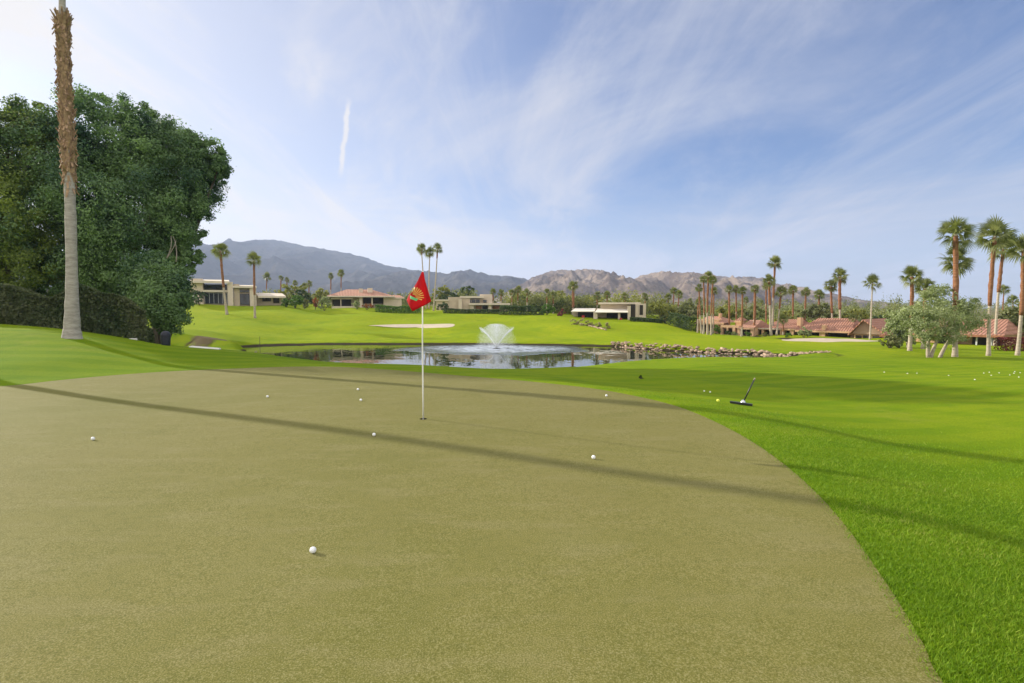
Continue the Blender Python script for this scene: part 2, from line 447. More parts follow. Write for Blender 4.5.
M['steel'] = simple('bright_steel', (0.6, 0.6, 0.6), 0.25, 0.1, 8, metal=1.0)
M['bin'] = simple('navy_bin_plastic', (0.02, 0.022, 0.034), 0.5, 0.3, 5)
M['kerb'] = simple('white_concrete', (0.62, 0.60, 0.56), 0.9, 0.12, 2)
M['rock'] = simple('bank_stone', (0.42, 0.33, 0.25), 0.95, 0.4, 2.5, 0.6)
M['sand'] = simple('bunker_sand', (0.45, 0.37, 0.28), 0.95, 0.14, 1.5, 0.3, coord='pos')


def rock_variation():
    nt = M['rock'].node_tree; b = nt.nodes['Principled BSDF']
    src = b.inputs['Base Color'].links[0].from_socket
    oi = nd(nt, 'ShaderNodeObjectInfo')
    r = ramp(nt, [(0.0, (0.45, 0.42, 0.40)), (0.5, (0.85, 0.78, 0.72)), (1.0, (1.15, 1.08, 1.0))]); lk(nt, oi, 'Random', r, 'Fac')
    nt.links.new(mixc(nt, 1.0, src, r.outputs['Color'], 'MULTIPLY'), b.inputs['Base Color'])


rock_variation()


# ------------------------------------------------------------------ object helpers
def tag(o, label=None, cat=None, group=None, kind=None):
    for k, v in (('label', label), ('category', cat), ('group', group), ('kind', kind)):
        if v:
            o[k] = v
    return o


def link(name, me, parent=None, smooth=False, mats=()):
    o = bpy.data.objects.new(name, me)
    C.objects.link(o)
    for m in mats:
        me.materials.append(m)
    if smooth:
        me.polygons.foreach_set('use_smooth', [True] * len(me.polygons))
    if parent is not None:
        o.parent = parent
    return o


def mesh_np(name, verts, faces, m, parent=None, smooth=False):
    """mesh from arrays; every face has the same number of corners"""
    me = bpy.data.meshes.new(name)
    verts = np.asarray(verts, np.float32); faces = np.asarray(faces, np.int32)
    k = faces.shape[1]
    me.vertices.add(len(verts)); me.vertices.foreach_set('co', verts.ravel())
    me.loops.add(faces.size); me.loops.foreach_set('vertex_index', faces.ravel())
    me.polygons.add(len(faces)); me.polygons.foreach_set('loop_start', np.arange(len(faces), dtype=np.int32) * k)
    me.update(calc_edges=True); me.validate()
    return link(name, me, parent, smooth, [m] if m else [])


class Bag:
    """collects boxes, tubes and polygons into one mesh"""
    def __init__(s):
        s.v, s.f = [], []

    def add(s, v, f):
        b = len(s.v); s.v += [tuple(p) for p in v]; s.f += [tuple(i + b for i in q) for q in f]; return s

    def box(s, x0, x1, y0, y1, z0, z1):
        return s.add([(x0, y0, z0), (x1, y0, z0), (x1, y1, z0), (x0, y1, z0), (x0, y0, z1), (x1, y0, z1), (x1, y1, z1), (x0, y1, z1)],
                     [(0, 3, 2, 1), (4, 5, 6, 7), (0, 1, 5, 4), (1, 2, 6, 5), (2, 3, 7, 6), (3, 0, 4, 7)])

    def tube(s, pts, radii, n=8, jit=0.0, cap=True):
        pts = [Vector(p) for p in pts]
        rings = []
        for i, p in enumerate(pts):
            d = (pts[min(i + 1, len(pts) - 1)] - pts[max(i - 1, 0)]).normalized()
            a = d.cross(Vector((0, 1, 0.01)) if abs(d.y) < 0.9 else Vector((1, 0, 0))).normalized(); b = d.cross(a)
            ring = []
            for k in range(n):
                t = 2 * math.pi * k / n; r = radii[i] * (1 + jit * random.uniform(-1, 1))
                ring.append(p + a * math.cos(t) * r + b * math.sin(t) * r)
            rings.append(ring)
        v = [q for r in rings for q in r]
        f = [(i * n + k, i * n + (k + 1) % n, (i + 1) * n + (k + 1) % n, (i + 1) * n + k) for i in range(len(pts) - 1) for k in range(n)]
        if cap:
            f += [tuple(range(n))[::-1], tuple((len(pts) - 1) * n + k for k in range(n))]
        return s.add(v, f)

    def lathe(s, prof, n=24, c=(0, 0, 0)):
        v = [(c[0] + r * math.cos(2 * math.pi * k / n), c[1] + r * math.sin(2 * math.pi * k / n), c[2] + z) for r, z in prof for k in range(n)]
        f = [(i * n + k, i * n + (k + 1) % n, (i + 1) * n + (k + 1) % n, (i + 1) * n + k) for i in range(len(prof) - 1) for k in range(n)]
        return s.add(v, f)

    def build(s, name, m, parent=None, smooth=False, origin=None):
        me = bpy.data.meshes.new(name)
        v = s.v if origin is None else [(p[0] - origin[0], p[1] - origin[1], p[2] - origin[2]) for p in s.v]
        me.from_pydata(v, [], s.f); me.update()
        return link(name, me, parent, smooth, [m])


def empty(name, loc, label, cat, group=None):
    o = bpy.data.objects.new(name, None); C.objects.link(o); o.location = loc
    o.empty_display_size = 0.3
    return tag(o, label, cat, group)


# ------------------------------------------------------------------ ground, green, pond
def axis(lo, hi, base, grow):
    a = [0.0]
    while a[-1] < hi:
        a.append(a[-1] + max(base, grow * a[-1]))
    b = [0.0]
    while b[-1] > lo:
        b.append(b[-1] - max(base, grow * -b[-1]))
    return np.array(sorted(set(b + a)))


def build_ground():
    xs = axis(-7000, 7000, 0.25, 0.026); ys = axis(-300, 9000, 0.25, 0.019)
    X, Y = np.meshgrid(xs, ys)
    Z = T(X, Y, True)
    v = np.stack([X.ravel(), Y.ravel(), Z.ravel()], 1)
    nx, ny = len(xs), len(ys)
    i = (np.arange(ny - 1)[:, None] * nx + np.arange(nx - 1)[None, :]).ravel()
    o = mesh_np('ground', v, np.stack([i, i + 1, i + nx + 1, i + nx], 1), M['lawn'], smooth=True)
    tag(o, kind='structure')


HOLE = green_xy(423.3, 420.5)
HOLE_R = 0.054


def build_green():
    pts = [Vector(p) for p in GREEN_S]
    n0 = len(pts)
    edges = [(i, (i + 1) % n0) for i in range(n0)]
    h0 = len(pts)
    for k in range(20):
        t = 2 * math.pi * k / 20
        pts.append(Vector((HOLE[0] + HOLE_R * math.cos(t), HOLE[1] + HOLE_R * math.sin(t))))
    edges += [(h0 + i, h0 + (i + 1) % 20) for i in range(20)]
    gx, gy = np.meshgrid(np.arange(-15, 4, 0.3), np.arange(-4, 16, 0.3))
    gx = gx.ravel(); gy = gy.ravel()
    keep = (inside_dist(GREEN_S, gx, gy) > 0.12) & (np.hypot(gx - HOLE[0], gy - HOLE[1]) > 0.12)
    pts += [Vector((float(a), float(b))) for a, b in zip(gx[keep], gy[keep])]
    vs, _, fs, *_r = delaunay_2d_cdt(pts, edges, [], 0, 1e-5)
    va = np.array([tuple(v) for v in vs])
    fa = np.array([f for f in fs])
    cen = va[fa].mean(1)
    ok = (inside_dist(GREEN_S, cen[:, 0], cen[:, 1]) > 0) & (np.hypot(cen[:, 0] - HOLE[0], cen[:, 1] - HOLE[1]) > HOLE_R * 0.98)
    z = undul(va[:, 0], va[:, 1]) + 0.004
    o = mesh_np('putting_green', np.c_[va, z], fa[ok], M['green'], smooth=True)
    tag(o, kind='structure')
    z0 = float(undul(HOLE[0], HOLE[1])) + 0.003
    cup = Bag().lathe([(HOLE_R, 0), (HOLE_R, -0.1), (0.0, -0.1)], 20, (HOLE[0], HOLE[1], z0)).build('hole_cup', M['black'])
    tag(cup, 'dark hole cut into the putting green at the foot of the flagstick', 'golf hole')


FOUNT = pond_xy(496.5, 348.6)


def build_pond():
    pts = [(x, y) for x, y in POND]
    c = np.mean(POND_A, 0)
    big = [(c[0] + (x - c[0]) * 1.04 + 0.0, c[1] + (y - c[1]) * 1.06) for x, y in pts]
    me = bpy.data.meshes.new('water')
    bm = bmesh.new()
    f = bm.faces.new([bm.verts.new((x, y, WATER)) for x, y in big])
    bmesh.ops.triangulate(bm, faces=[f]); bmesh.ops.recalc_face_normals(bm, faces=bm.faces)
    for q in bm.faces:
        if q.normal.z < 0:
            q.normal_flip()
    bm.to_mesh(me); bm.free()
    tag(link('water', me, mats=[water_mat(*FOUNT)]), kind='structure')


def spray_mat():
    m, nt, b = mat('water_spray')
    b.inputs['Base Color'].default_value = (0.9, 0.92, 0.95, 1); b.inputs['Roughness'].default_value = 0.4
    n = noise_node(nt, 3.0, 3, 0.6)
    r = ramp(nt, [(0.3, (0.84, 0.87, 0.91)), (0.7, (0.93, 0.94, 0.96))]); lk(nt, n, 'Fac', r, 'Fac'); lk(nt, r, 'Color', b, 'Base Color')
    tr = nd(nt, 'ShaderNodeBsdfTranslucent'); tr.inputs['Color'].default_value = (0.92, 0.94, 0.97, 1)
    mx = nd(nt, 'ShaderNodeMixShader'); mx.inputs[0].default_value = 0.5
    lk(nt, b, 0, mx, 1); lk(nt, tr, 0, mx, 2); lk(nt, mx, 0, nt.nodes['Material Output'], 'Surface')
    return m


def build_fountain():
    root = empty('fountain', (FOUNT[0], FOUNT[1], WATER), 'white fountain spraying a fan of water up from the middle of the pond', 'fountain')
    Bag().lathe([(0.0, 0.10), (0.12, 0.10), (0.35, 0.04), (0.42, -0.02), (0.42, -0.2)], 20).build('float', M['black'], root, True)

    def drops(n, gen, name):
        p, r = gen(n)
        base = np.array([(1, 0, 0), (-1, 0, 0), (0, 1, 0), (0, -1, 0), (0, 0, 1.5), (0, 0, -1.5)], np.float32)
        fc = np.array([(0, 2, 4), (2, 1, 4), (1, 3, 4), (3, 0, 4), (2, 0, 5), (1, 2, 5), (3, 1, 5), (0, 3, 5)])
        v = (p[:, None, :] + base[None] * r[:, None, None]).reshape(-1, 3)
        f = (fc[None] + (np.arange(n) * 6)[:, None, None]).reshape(-1, 3)
        mesh_np(name, v, f, SPRAY, root)

    SPRAY = spray_mat()

    def cone(n, v0, tmax, a0, spread, r0, r1):
        def gen(n):
            az = np.where(rng.uniform(0, 1, n) < 0.55, rng.uniform(0, 2 * math.pi, n), rng.normal(0, 0.22, n) + math.pi * rng.integers(0, 2, n))
            v = v0 * rng.normal(1, 0.035, n); a = np.radians(rng.normal(a0, spread, n))
            t = rng.uniform(0.0, 1, n) ** 0.9 * tmax
            rad = v * np.cos(a) * t; z = v * np.sin(a) * t - 4.9 * t * t + 0.1
            rad += rng.normal(0, 0.03, n) * (0.3 + t); z += rng.normal(0, 0.03, n) * (0.3 + t)
            k = z > 0.0
            z = np.where(k, z, rng.uniform(0, 0.3, n))
            return np.stack([rad * np.cos(az), rad * np.sin(az), z], 1), rng.uniform(r0, r1, n)
        return gen
    def dome(n):
        az = rng.uniform(0, 2 * math.pi, n); u = rng.uniform(0, 1, n) ** 0.8; w = rng.uniform(0, 1, n)
        z = 2.35 * w ** 0.8
        rad = 1.95 * np.sqrt(np.clip(1 - (z / 2.45) ** 2.6, 0, 1)) * u * rng.normal(1, 0.06, n)
        return np.stack([rad * np.cos(az), rad * np.sin(az), z + rng.normal(0, 0.04, n)], 1), rng.uniform(0.0038, 0.0078, n)
    drops(7500, cone(0, 7.3, 0.44, 60, 0.8, 0.005, 0.012), 'jet')
    drops(34000, dome, 'falling_spray')


# ------------------------------------------------------------------ sand bunkers, rocks
def sand_patch(pxs, label_kind='structure'):
    pts = [hit(*p) for p in pxs]
    loop = smooth_loop([(p.x, p.y) for p in pts], 3)
    n0 = len(loop)
    la = np.array(loop)
    cx, cy = la.mean(0)
    vs, fs = [], []
    rings = 6
    for r in range(rings):
        k = 1 - r / rings
        for (x, y) in loop:
            xx, yy = cx + (x - cx) * k, cy + (y - cy) * k
            vs.append((xx, yy, Tz(xx, yy) + 0.05 + (0.0 if r else -0.04)))
    vs.append((cx, cy, Tz(cx, cy) + 0.05))
    for r in range(rings - 1):
        for i in range(n0):
            j = (i + 1) % n0
            fs.append((r * n0 + i, r * n0 + j, (r + 1) * n0 + j, (r + 1) * n0 + i))
    for i in range(n0):
        fs.append(((rings - 1) * n0 + i, (rings - 1) * n0 + (i + 1) % n0, len(vs) - 1))
    me = bpy.data.meshes.new('sand_bunker'); me.from_pydata(vs, [], fs); me.update()
    tag(link('sand_bunker', me, smooth=True, mats=[M['sand']]), kind='structure')


def rock_mesh(seed):
    bm = bmesh.new(); bmesh.ops.create_icosphere(bm, subdivisions=2, radius=1.0)
    for v in bm.verts:
        q = v.co * 1.1 + Vector((seed * 7.1, 0, 0))
        v.co *= 1 + 0.42 * noise.noise(q) + 0.15 * noise.noise(q * 2.7)
    me = bpy.data.meshes.new('rock'); bm.to_mesh(me); bm.free(); me.materials.append(M['rock'])
    return me


ROCKS = [rock_mesh(i) for i in range(6)]


def rock(x, y, z, s, label, group=None):
    o = bpy.data.objects.new('rock', random.choice(ROCKS)); C.objects.link(o)
    o.location = (x, y, z); o.scale = (s * random.uniform(0.9, 1.5), s * random.uniform(0.8, 1.2), s * random.uniform(0.55, 0.9))
    o.rotation_euler = (0, 0, random.uniform(0, 6.3))
    return tag(o, label, 'rock', group)


def build_rocks():
    far = [pond_xy(*p) for p in [(612, 346.4), (640, 348.6), (660, 350.2), (700, 352.7), (740, 354.2), (790, 356.4), (812, 356.8), (835, 357.4)]]
    line = np.array(far)
    seg = np.hypot(*np.diff(line, axis=0).T); cum = np.r_[0, np.cumsum(seg)]
    for k in range(298):
        s = random.uniform(0, cum[-1]) if k > 110 else cum[-1] * k / 110
        i = min(int(np.searchsorted(cum, s, 'right')) - 1, len(seg) - 1); t = (s - cum[i]) / seg[i]
        x, y = line[i] + (line[i + 1] - line[i]) * t
        thin = 1 - max(0, (s / cum[-1] - 0.72)) / 0.28 * 0.8
        off = random.uniform(-0.2, 0.75) * thin
        x += random.uniform(-0.15, 0.15); y += off
        z = max(Tz(x, y), WATER - 0.05)
        rock(x, y, z + 0.035 + 0.20 * max(off, 0), random.choice((0.09, 0.11, 0.12, 0.13, 0.15)) * random.uniform(0.85, 1.15) * (0.65 + 0.35 * thin), 'tan stone in the rock edging along the right bank of the pond', 'stones edging the pond')


# ------------------------------------------------------------------ foliage
def leaves(centers, size, updir=0.25, out=None, aspect=0.55):
    """leaf shaped faces at the given places"""
    n = len(centers)
    nrm = rng.normal(0, 1, (n, 3)); nrm[:, 2] += updir
    if out is not None:
        nrm += out * 1.5
    nrm /= np.linalg.norm(nrm, axis=1)[:, None]
    a = rng.normal(0, 1, (n, 3)); a -= nrm * (a * nrm).sum(1)[:, None]; a /= np.linalg.norm(a, axis=1)[:, None]
    b = np.cross(nrm, a)
    L = size * rng.uniform(0.65, 1.25, n)[:, None] * 0.5; W = L * aspect
    v = np.stack([centers - a * L, centers + b * W - a * L * 0.1, centers + a * L, centers - b * W - a * L * 0.1], 1).reshape(-1, 3)
    f = np.arange(n * 4, dtype=np.int32).reshape(-1, 4)
    return v, f


def cloud(lobes, n, clump=0.3, per=60, shell=0.5, squash=1.0):
    """leaf places in clumps spread over a set of lobes (x, y, z, r)"""
    lob = np.array(lobes, float)
    w = lob[:, 3] ** 2; w /= w.sum()
    nc = max(6, n // per)
    idx = rng.choice(len(lob), nc, p=w)
    d = rng.normal(0, 1, (nc, 3)); d /= np.linalg.norm(d, axis=1)[:, None]
    rr = lob[idx, 3] * rng.uniform(shell, 1.0, nc) ** 0.7
    d2 = d.copy(); d2[:, 2] *= squash
    cc = lob[idx, :3] + d2 * rr[:, None]
    cr = lob[idx, 3] * clump * rng.uniform(0.6, 1.3, nc)
    k = rng.integers(0, nc, n)
    e = rng.normal(0, 1, (n, 3)); e /= np.linalg.norm(e, axis=1)[:, None]
    pos = cc[k] + e * (cr[k] * np.where(rng.uniform(0, 1, n) < 0.6, rng.uniform(0.4, 1.0, n) ** 0.5, np.abs(rng.normal(0, 0.55, n))))[:, None] * np.array([1.0, 1.0, 0.8])
    return pos, (e * 0.7 + d[k] * 0.5)


def foliage(name, lobes, n, size, m, parent, org, clump=0.3, per=60, shell=0.5, squash=1.0, zmin=None, aspect=0.55):
    pos, out = cloud(lobes, n, clump, per, shell, squash)
    if zmin is not None:
        k = pos[:, 2] > zmin
        pos, out = pos[k], out[k]
    v, f = leaves(pos - np.array(org), size, 0.3, out, aspect)
    return mesh_np(name, v, f, m, parent)


def lobe(px, py, Y, r):
    p = P(px, py, Y)
    return (p.x, p.y, p.z, r * Y / F)


def bezier(a, b, sag, n=6):
    a, b = Vector(a), Vector(b)
    mid = (a + b) / 2 + Vector(sag)
    return [(1 - t) ** 2 * a + 2 * t * (1 - t) * mid + t * t * b for t in [i / (n - 1) for i in range(n)]]


def tree(name, label, cat, base, lobes, n, leaf, lm, r=0.3, limb='limb_dark', group=None, clump=0.32, per=60, shell=0.5, zmin=None, forks=None, aspect=0.55):
    """trunk and limbs reaching into a crown of leaf clumps"""
    root = empty(name, base, label, cat, group)
    b = Bag()
    mid = Vector((sum(l[0] for l in lobes) / len(lobes), sum(l[1] for l in lobes) / len(lobes), sum(l[2] for l in lobes) / len(lobes)))
    base = Vector(base)
    fork = base + (mid - base) * 0.38
    b.tube([base - Vector((0, 0, 0.3)), base + (fork - base) * 0.3, fork], [r * 1.4, r, r * 0.8], 8, 0.08)
    for l in lobes[:7]:
        e = Vector(l[:3])
        pts = bezier(fork - (fork - base) * 0.05, e, (random.uniform(-.3, .3), random.uniform(-.3, .3), -0.15 * (e - fork).length))
        b.tube(pts, [r * 0.7 * (1 - 0.8 * i / 5) for i in range(6)], 6, 0.08)
    b.build('trunk', M[limb], root, True, base)
    foliage('crown', lobes, n, leaf, M[lm], root, base, clump, per, shell, zmin=zmin, aspect=aspect)
    return root


def shrub(name, label, cat, lobes, n, leaf, lm, group=None, zmin=None):
    base = Vector((lobes[0][0], lobes[0][1], Tz(lobes[0][0], lobes[0][1])))
    root = empty(name, base, label, cat, group)
    b = Bag()
    for l in lobes[:5]:
        b.tube(bezier(base + Vector((0, 0, -0.1)), l[:3], (0, 0, 0.1), 4), [0.05, 0.04, 0.03, 0.015], 5)
    b.build('stem', M['limb_dark'], root, False, base)
    foliage('leaves', lobes, n, leaf, M[lm], root, base, 0.3, 40, 0.35, zmin=zmin)
    return root


def hedge(name, label, pts, height, width, n, leaf, lm, group=None, rough=0.12):
    """clipped row of leaves between two ground points"""
    a, b = Vector(pts[0]), Vector(pts[1])
    org = Vector(((a.x + b.x) / 2, (a.y + b.y) / 2, Tz((a.x + b.x) / 2, (a.y + b.y) / 2)))
    L = (b - a).length; u = (b - a).normalized(); w = Vector((-u.y, u.x, 0))
    t = rng.uniform(0, L, n); s = rng.uniform(-0.5, 0.5, n); h = rng.uniform(0, 1, n)
    side = rng.integers(0, 3, n)
    s = np.where(side == 0, -0.5 + rng.exponential(0.08, n), np.where(side == 1, 0.5 - rng.exponential(0.08, n), s))
    h = np.where(side == 2, 1 - rng.exponential(0.07, n), h)
    lump = np.array([noise.noise(Vector((float(q) * 0.9, float(z) * 1.3, 3.3))) for q, z in zip(t, h)])
    x = a.x + u.x * t + w.x * s * width * (1 + 0.35 * lump); y = a.y + u.y * t + w.y * s * width * (1 + 0.35 * lump)
    gz = T(x, y)
    z = gz + np.clip(h, 0, 1.05) * height * (1 + rough * lump)
    v, f = leaves(np.stack([x, y, z], 1) - np.array(org), leaf)
    root = empty(name, org, label, 'hedge', group)
    mesh_np('leaves', v, f, M[lm], root)
    k = max(3, min(16, int(L / 1.2)))
    for i in range(k):
        q = a + u * (L * (i + 0.5) / k); g = Tz(q.x, q.y)
        Bag().tube([(q.x, q.y, g - 0.1), (q.x + random.uniform(-.2, .2), q.y, g + height * 0.8)], [0.05, 0.02], 5).build('stem', M['limb_dark'], root, False, org)
    return root


# ------------------------------------------------------------------ palms
def frond(v, f, el, az, pet, rad, seg=12, droop=0.35, tw=0.0):
    """one fan leaf: stalk and a hand of stiff blades with drooping tips"""
    ca, sa = math.cos(az), math.sin(az)
    d = Vector((ca * math.cos(el), sa * math.cos(el), math.sin(el)))
    side = Vector((-sa, ca, 0)); up = side.cross(d) * -1
    if up.z < 0:
        up = -up
    side = (side * math.cos(tw) + up * math.sin(tw)).normalized()
    up = d.cross(side)
    if up.z < 0:
        up = -up
    tip = d * pet + Vector((0, 0, -0.06 * pet * math.cos(el)))
    b = len(v)
    w = side * 0.016
    v += [-w, w, tip + w * 0.8, tip - w * 0.8]; f.append((b, b + 1, b + 2, b + 3))
    for k in range(seg):
        th = math.radians(-82 + 164 * (k + 0.5) / seg)
        L = rad * (0.45 + 0.55 * math.cos(th * 0.95)) * random.uniform(0.9, 1.08)
        e = (d * math.cos(th) + side * math.sin(th)).normalized()
        q = e.cross(up).normalized() * (0.046 * rad)
        m = tip + e * L * 0.58 + up * 0.06 * rad * math.cos(th)
        t = tip + e * L * 0.95 - Vector((0, 0, droop * L * random.uniform(0.3, 0.8)))
        b = len(v)
        v += [tip - q * 0.45, tip + q * 0.45, m + q, m - q, t + q * 0.1, t - q * 0.1]
        f += [(b, b + 1, b + 2, b + 3), (b + 3, b + 2, b + 4, b + 5)]


def crown_mesh(seed, n=32, lo=-55, hi=84):
    random.seed(seed)
    v, f = [], []
    for i in range(n):
        k = (i + 0.5) / n
        el = math.radians(hi + (lo - hi) * k ** 0.9 + random.uniform(-9, 9)); az = i * 2.39996 + random.uniform(-0.3, 0.3)
        frond(v, f, el, az, random.uniform(0.26, 0.50), random.uniform(0.46, 0.60), droop=0.05 + 0.38 * k, tw=random.uniform(-1.2, 1.2))
    for i in range(9):
        frond(v, f, math.radians(random.uniform(5, 88)), i * 2.4 + 1, random.uniform(0.05, 0.16), random.uniform(0.34, 0.46), droop=0.05, tw=random.uniform(-1.2, 1.2))
    me = bpy.data.meshes.new('crown'); me.from_pydata([tuple(p) for p in v], [], f); me.update(); me.materials.append(M['palm_leaf'])
    return me


def skirt_mesh(seed, n=26):
    random.seed(seed)
    v, f = [], []
    for i in range(n):
        frond(v, f, math.radians(random.uniform(-82, -52)), i * 2.4, random.uniform(0.15, 0.3), random.uniform(0.3, 0.5), seg=7, droop=0.6)
    me = bpy.data.meshes.new('dead_fronds'); me.from_pydata([tuple(p) for p in v], [], f); me.update(); me.materials.append(M['thatch'])
    return me


CROWNS = [crown_mesh(100 + i) for i in range(5)]
CROWNS_R = [crown_mesh(200 + i, 28, -15, 85) for i in range(2)]
SKIRTS = [skirt_mesh(300 + i) for i in range(3)]
random.seed(21)
PALM_N = [0]


def palm(label, base, top, crown_w, trunk_w, brown=0.5, skirt=0.0, group=None, bulge=1.12, ragged=False, sq=0.9, pale='trunk_pale', spread=1.0):
    """fan palm: base point on the ground, top point of the trunk, crown width, trunk width"""
    base, top = Vector(base), Vector(top)
    PALM_N[0] += 1
    root = empty('fan_palm', base, label, 'palm tree', group)
    ax = top - base; h = ax.length
    bend = Vector((random.uniform(-1, 1), random.uniform(-1, 1), 0)) * 0.012 * h

    def axis_pt(t):
        return ax * t + bend * math.sin(math.pi * t)
    r = trunk_w / 2 * 0.84
    t0 = [0, 0.02, 0.05, 0.1, 0.2, 0.35, 0.5, 0.65, 0.8, 0.92, 1.0]
    rad = [r * k for k in (1.5, 1.34, 1.2, 1.1, 1.0, 0.94, 0.88, 0.82, 0.76, 0.72, 0.7)]
    pts = [axis_pt(t) for t in t0]; pts[0] = pts[0] - Vector((0, 0, 0.25))
    Bag().tube(pts, rad, 9, 0.05).build('trunk', M[pale], root, True)
    if brown < 0.97:
        n = 14
        tt = [brown + (0.985 - brown) * i / (n - 1) for i in range(n)]
        rr = [r * bulge * random.uniform(0.88, 1.08) * (0.95 if i % 2 else 1.02) * (1.0 - 0.12 * i / n) for i in range(n)]
        rr[0] *= 0.82
        Bag().tube([axis_pt(t) for t in tt], rr, 9, 0.13).build('bark_sheath', M['trunk_brown'], root, True)
    co = bpy.data.objects.new('crown', random.choice(CROWNS_R if ragged else CROWNS)); C.objects.link(co); co.parent = root
    co.location = ax; s = crown_w / 2 * 1.18
    co.scale = (s, s, s * (sq + 0.08)); co.rotation_euler = (random.uniform(-.12, .12), random.uniform(-.12, .12), random.uniform(0, 6.3))
    if skirt > 0:
        so = bpy.data.objects.new('dead_fronds', random.choice(SKIRTS)); C.objects.link(so); so.parent = root
        so.location = ax * 0.995; so.scale = (s * 0.75 * skirt, s * 0.75 * skirt, s * 0.95); so.rotation_euler = (0, 0, random.uniform(0, 6))
    return root


def palm_px(label, bx, by, tx, ty, cw, tw, Y=None, **kw):
    """surveyed palm: trunk foot and crown centre given as sightings"""
    b = hit(bx, by) if Y is None else at(bx, Y)
    t = P(tx, ty, b.y)
    k = b.y / F * math.cos(math.atan((bx - 512) / F))
    return palm(label, b, t, cw * b.y / F, tw * k, **kw)


def build_near_palm():
    base = P(72, 336, 17.0); base.z = Tz(base.x, base.y)
    top = P(60, -150, 17.3)
    label = 'tall near palm with smooth grey trunk and shaggy brown upper bark beside the hedge'
    root = empty('fan_palm', base, label, 'palm tree')
    ax = top - base
    k = 17.0 / F * 0.79
    # (row in the photo, width)
    prof = [(340, 23), (334, 20), (326, 17.5), (312, 15.5), (295, 13.5), (270, 12.2), (240, 12.0), (215, 11.8), (190, 11.2), (165, 10.8), (120, 10.4), (60, 9.6), (18, 8), (0, 7), (-60, 6.4), (-150, 6.2)]
    pts, rad = [], []
    for i, (py, w) in enumerate(prof):
        t = (P(70, py, 17.0).z - base.z) / (top.z - base.z)
        sx = 0.05 * math.sin(t * 7)
        pts.append(ax * t + Vector((sx, 0, 0))); rad.append(w * k / 2)
    fp, fr = [], []
    for i in range(len(pts) - 1):
        for j in range(4):
            u = j / 4
            fp.append(pts[i].lerp(pts[i + 1], u)); fr.append((rad[i] * (1 - u) + rad[i + 1] * u) * random.uniform(0.97, 1.03))
    fp.append(pts[-1]); fr.append(rad[-1])
    Bag().tube(fp, fr, 20, 0.025).build('trunk', M['trunk_grey'], root, True)

    # split leaf bases clinging to the upper trunk
    v, f = [], []
    z_lo, z_hi = P(70, 188, 17).z - base.z, P(62, 15, 17).z - base.z
    hgt = top.z - base.z
    n = 1500
    for i in range(n):
        q = (i + random.random()) / n
        z = z_lo + (z_hi - z_lo) * q
        if q < 0.18 and random.random() > q / 0.18 * 0.9 + 0.12:
            continue
        t = z / hgt
        c = ax * t + Vector((0.05 * math.sin(t * 7), 0, 0))
        a = i * 2.39996 + random.uniform(-.3, .3)
        r = (5.2 - 0.6 * q) * k * random.uniform(0.93, 1.05)
        o = Vector((math.cos(a), math.sin(a), 0)); sd = Vector((-o.y, o.x, 0))
        L = random.uniform(0.16, 0.34); w = random.uniform(0.025, 0.06); fl = random.uniform(0.015, 0.17) * random.uniform(0.4, 1) + (0.05 if q > 0.93 else 0)
        p = c + o * r
        up = 1 if random.random() < 0.75 else -1
        e = p + o * fl + Vector((0, 0, L * up)) + sd * random.uniform(-0.06, 0.06)
        b = len(v)
        v += [p - sd * w, p + sd * w, e + sd * w * 0.45, e - sd * w * 0.45, p - sd * w * 0.6 - o * 0.03, p + sd * w * 0.6 - o * 0.03, e - o * 0.025]
        f += [(b, b + 1, b + 2, b + 3), (b + 5, b + 4, b + 6), (b + 1, b + 5, b + 6, b + 2), (b + 4, b, b + 3, b + 6), (b + 3, b + 2, b + 6)]
    me = bpy.data.meshes.new('leaf_bases'); me.from_pydata([tuple(p) for p in v], [], f); me.update()
    link('leaf_bases', me, root, False, [M['boots']])
    # sleeve under the leaf bases
    Bag().tube([ax * ((z_lo + 1.2 + (z_hi - z_lo - 1.2) * i / 11) / hgt) + Vector((0.05 * math.sin((z_lo + 1.2 + (z_hi - z_lo - 1.2) * i / 11) / hgt * 7), 0, 0)) for i in range(12)],
               [(5.6 - 0.5 * i / 11) * k * random.uniform(0.95, 1.05) for i in range(12)], 16, 0.05).build('bark_sheath', M['boots'], root, True)
    co = link('crown', CROWNS[0], root); co.location = ax; co.scale = (1.7, 1.7, 1.5)


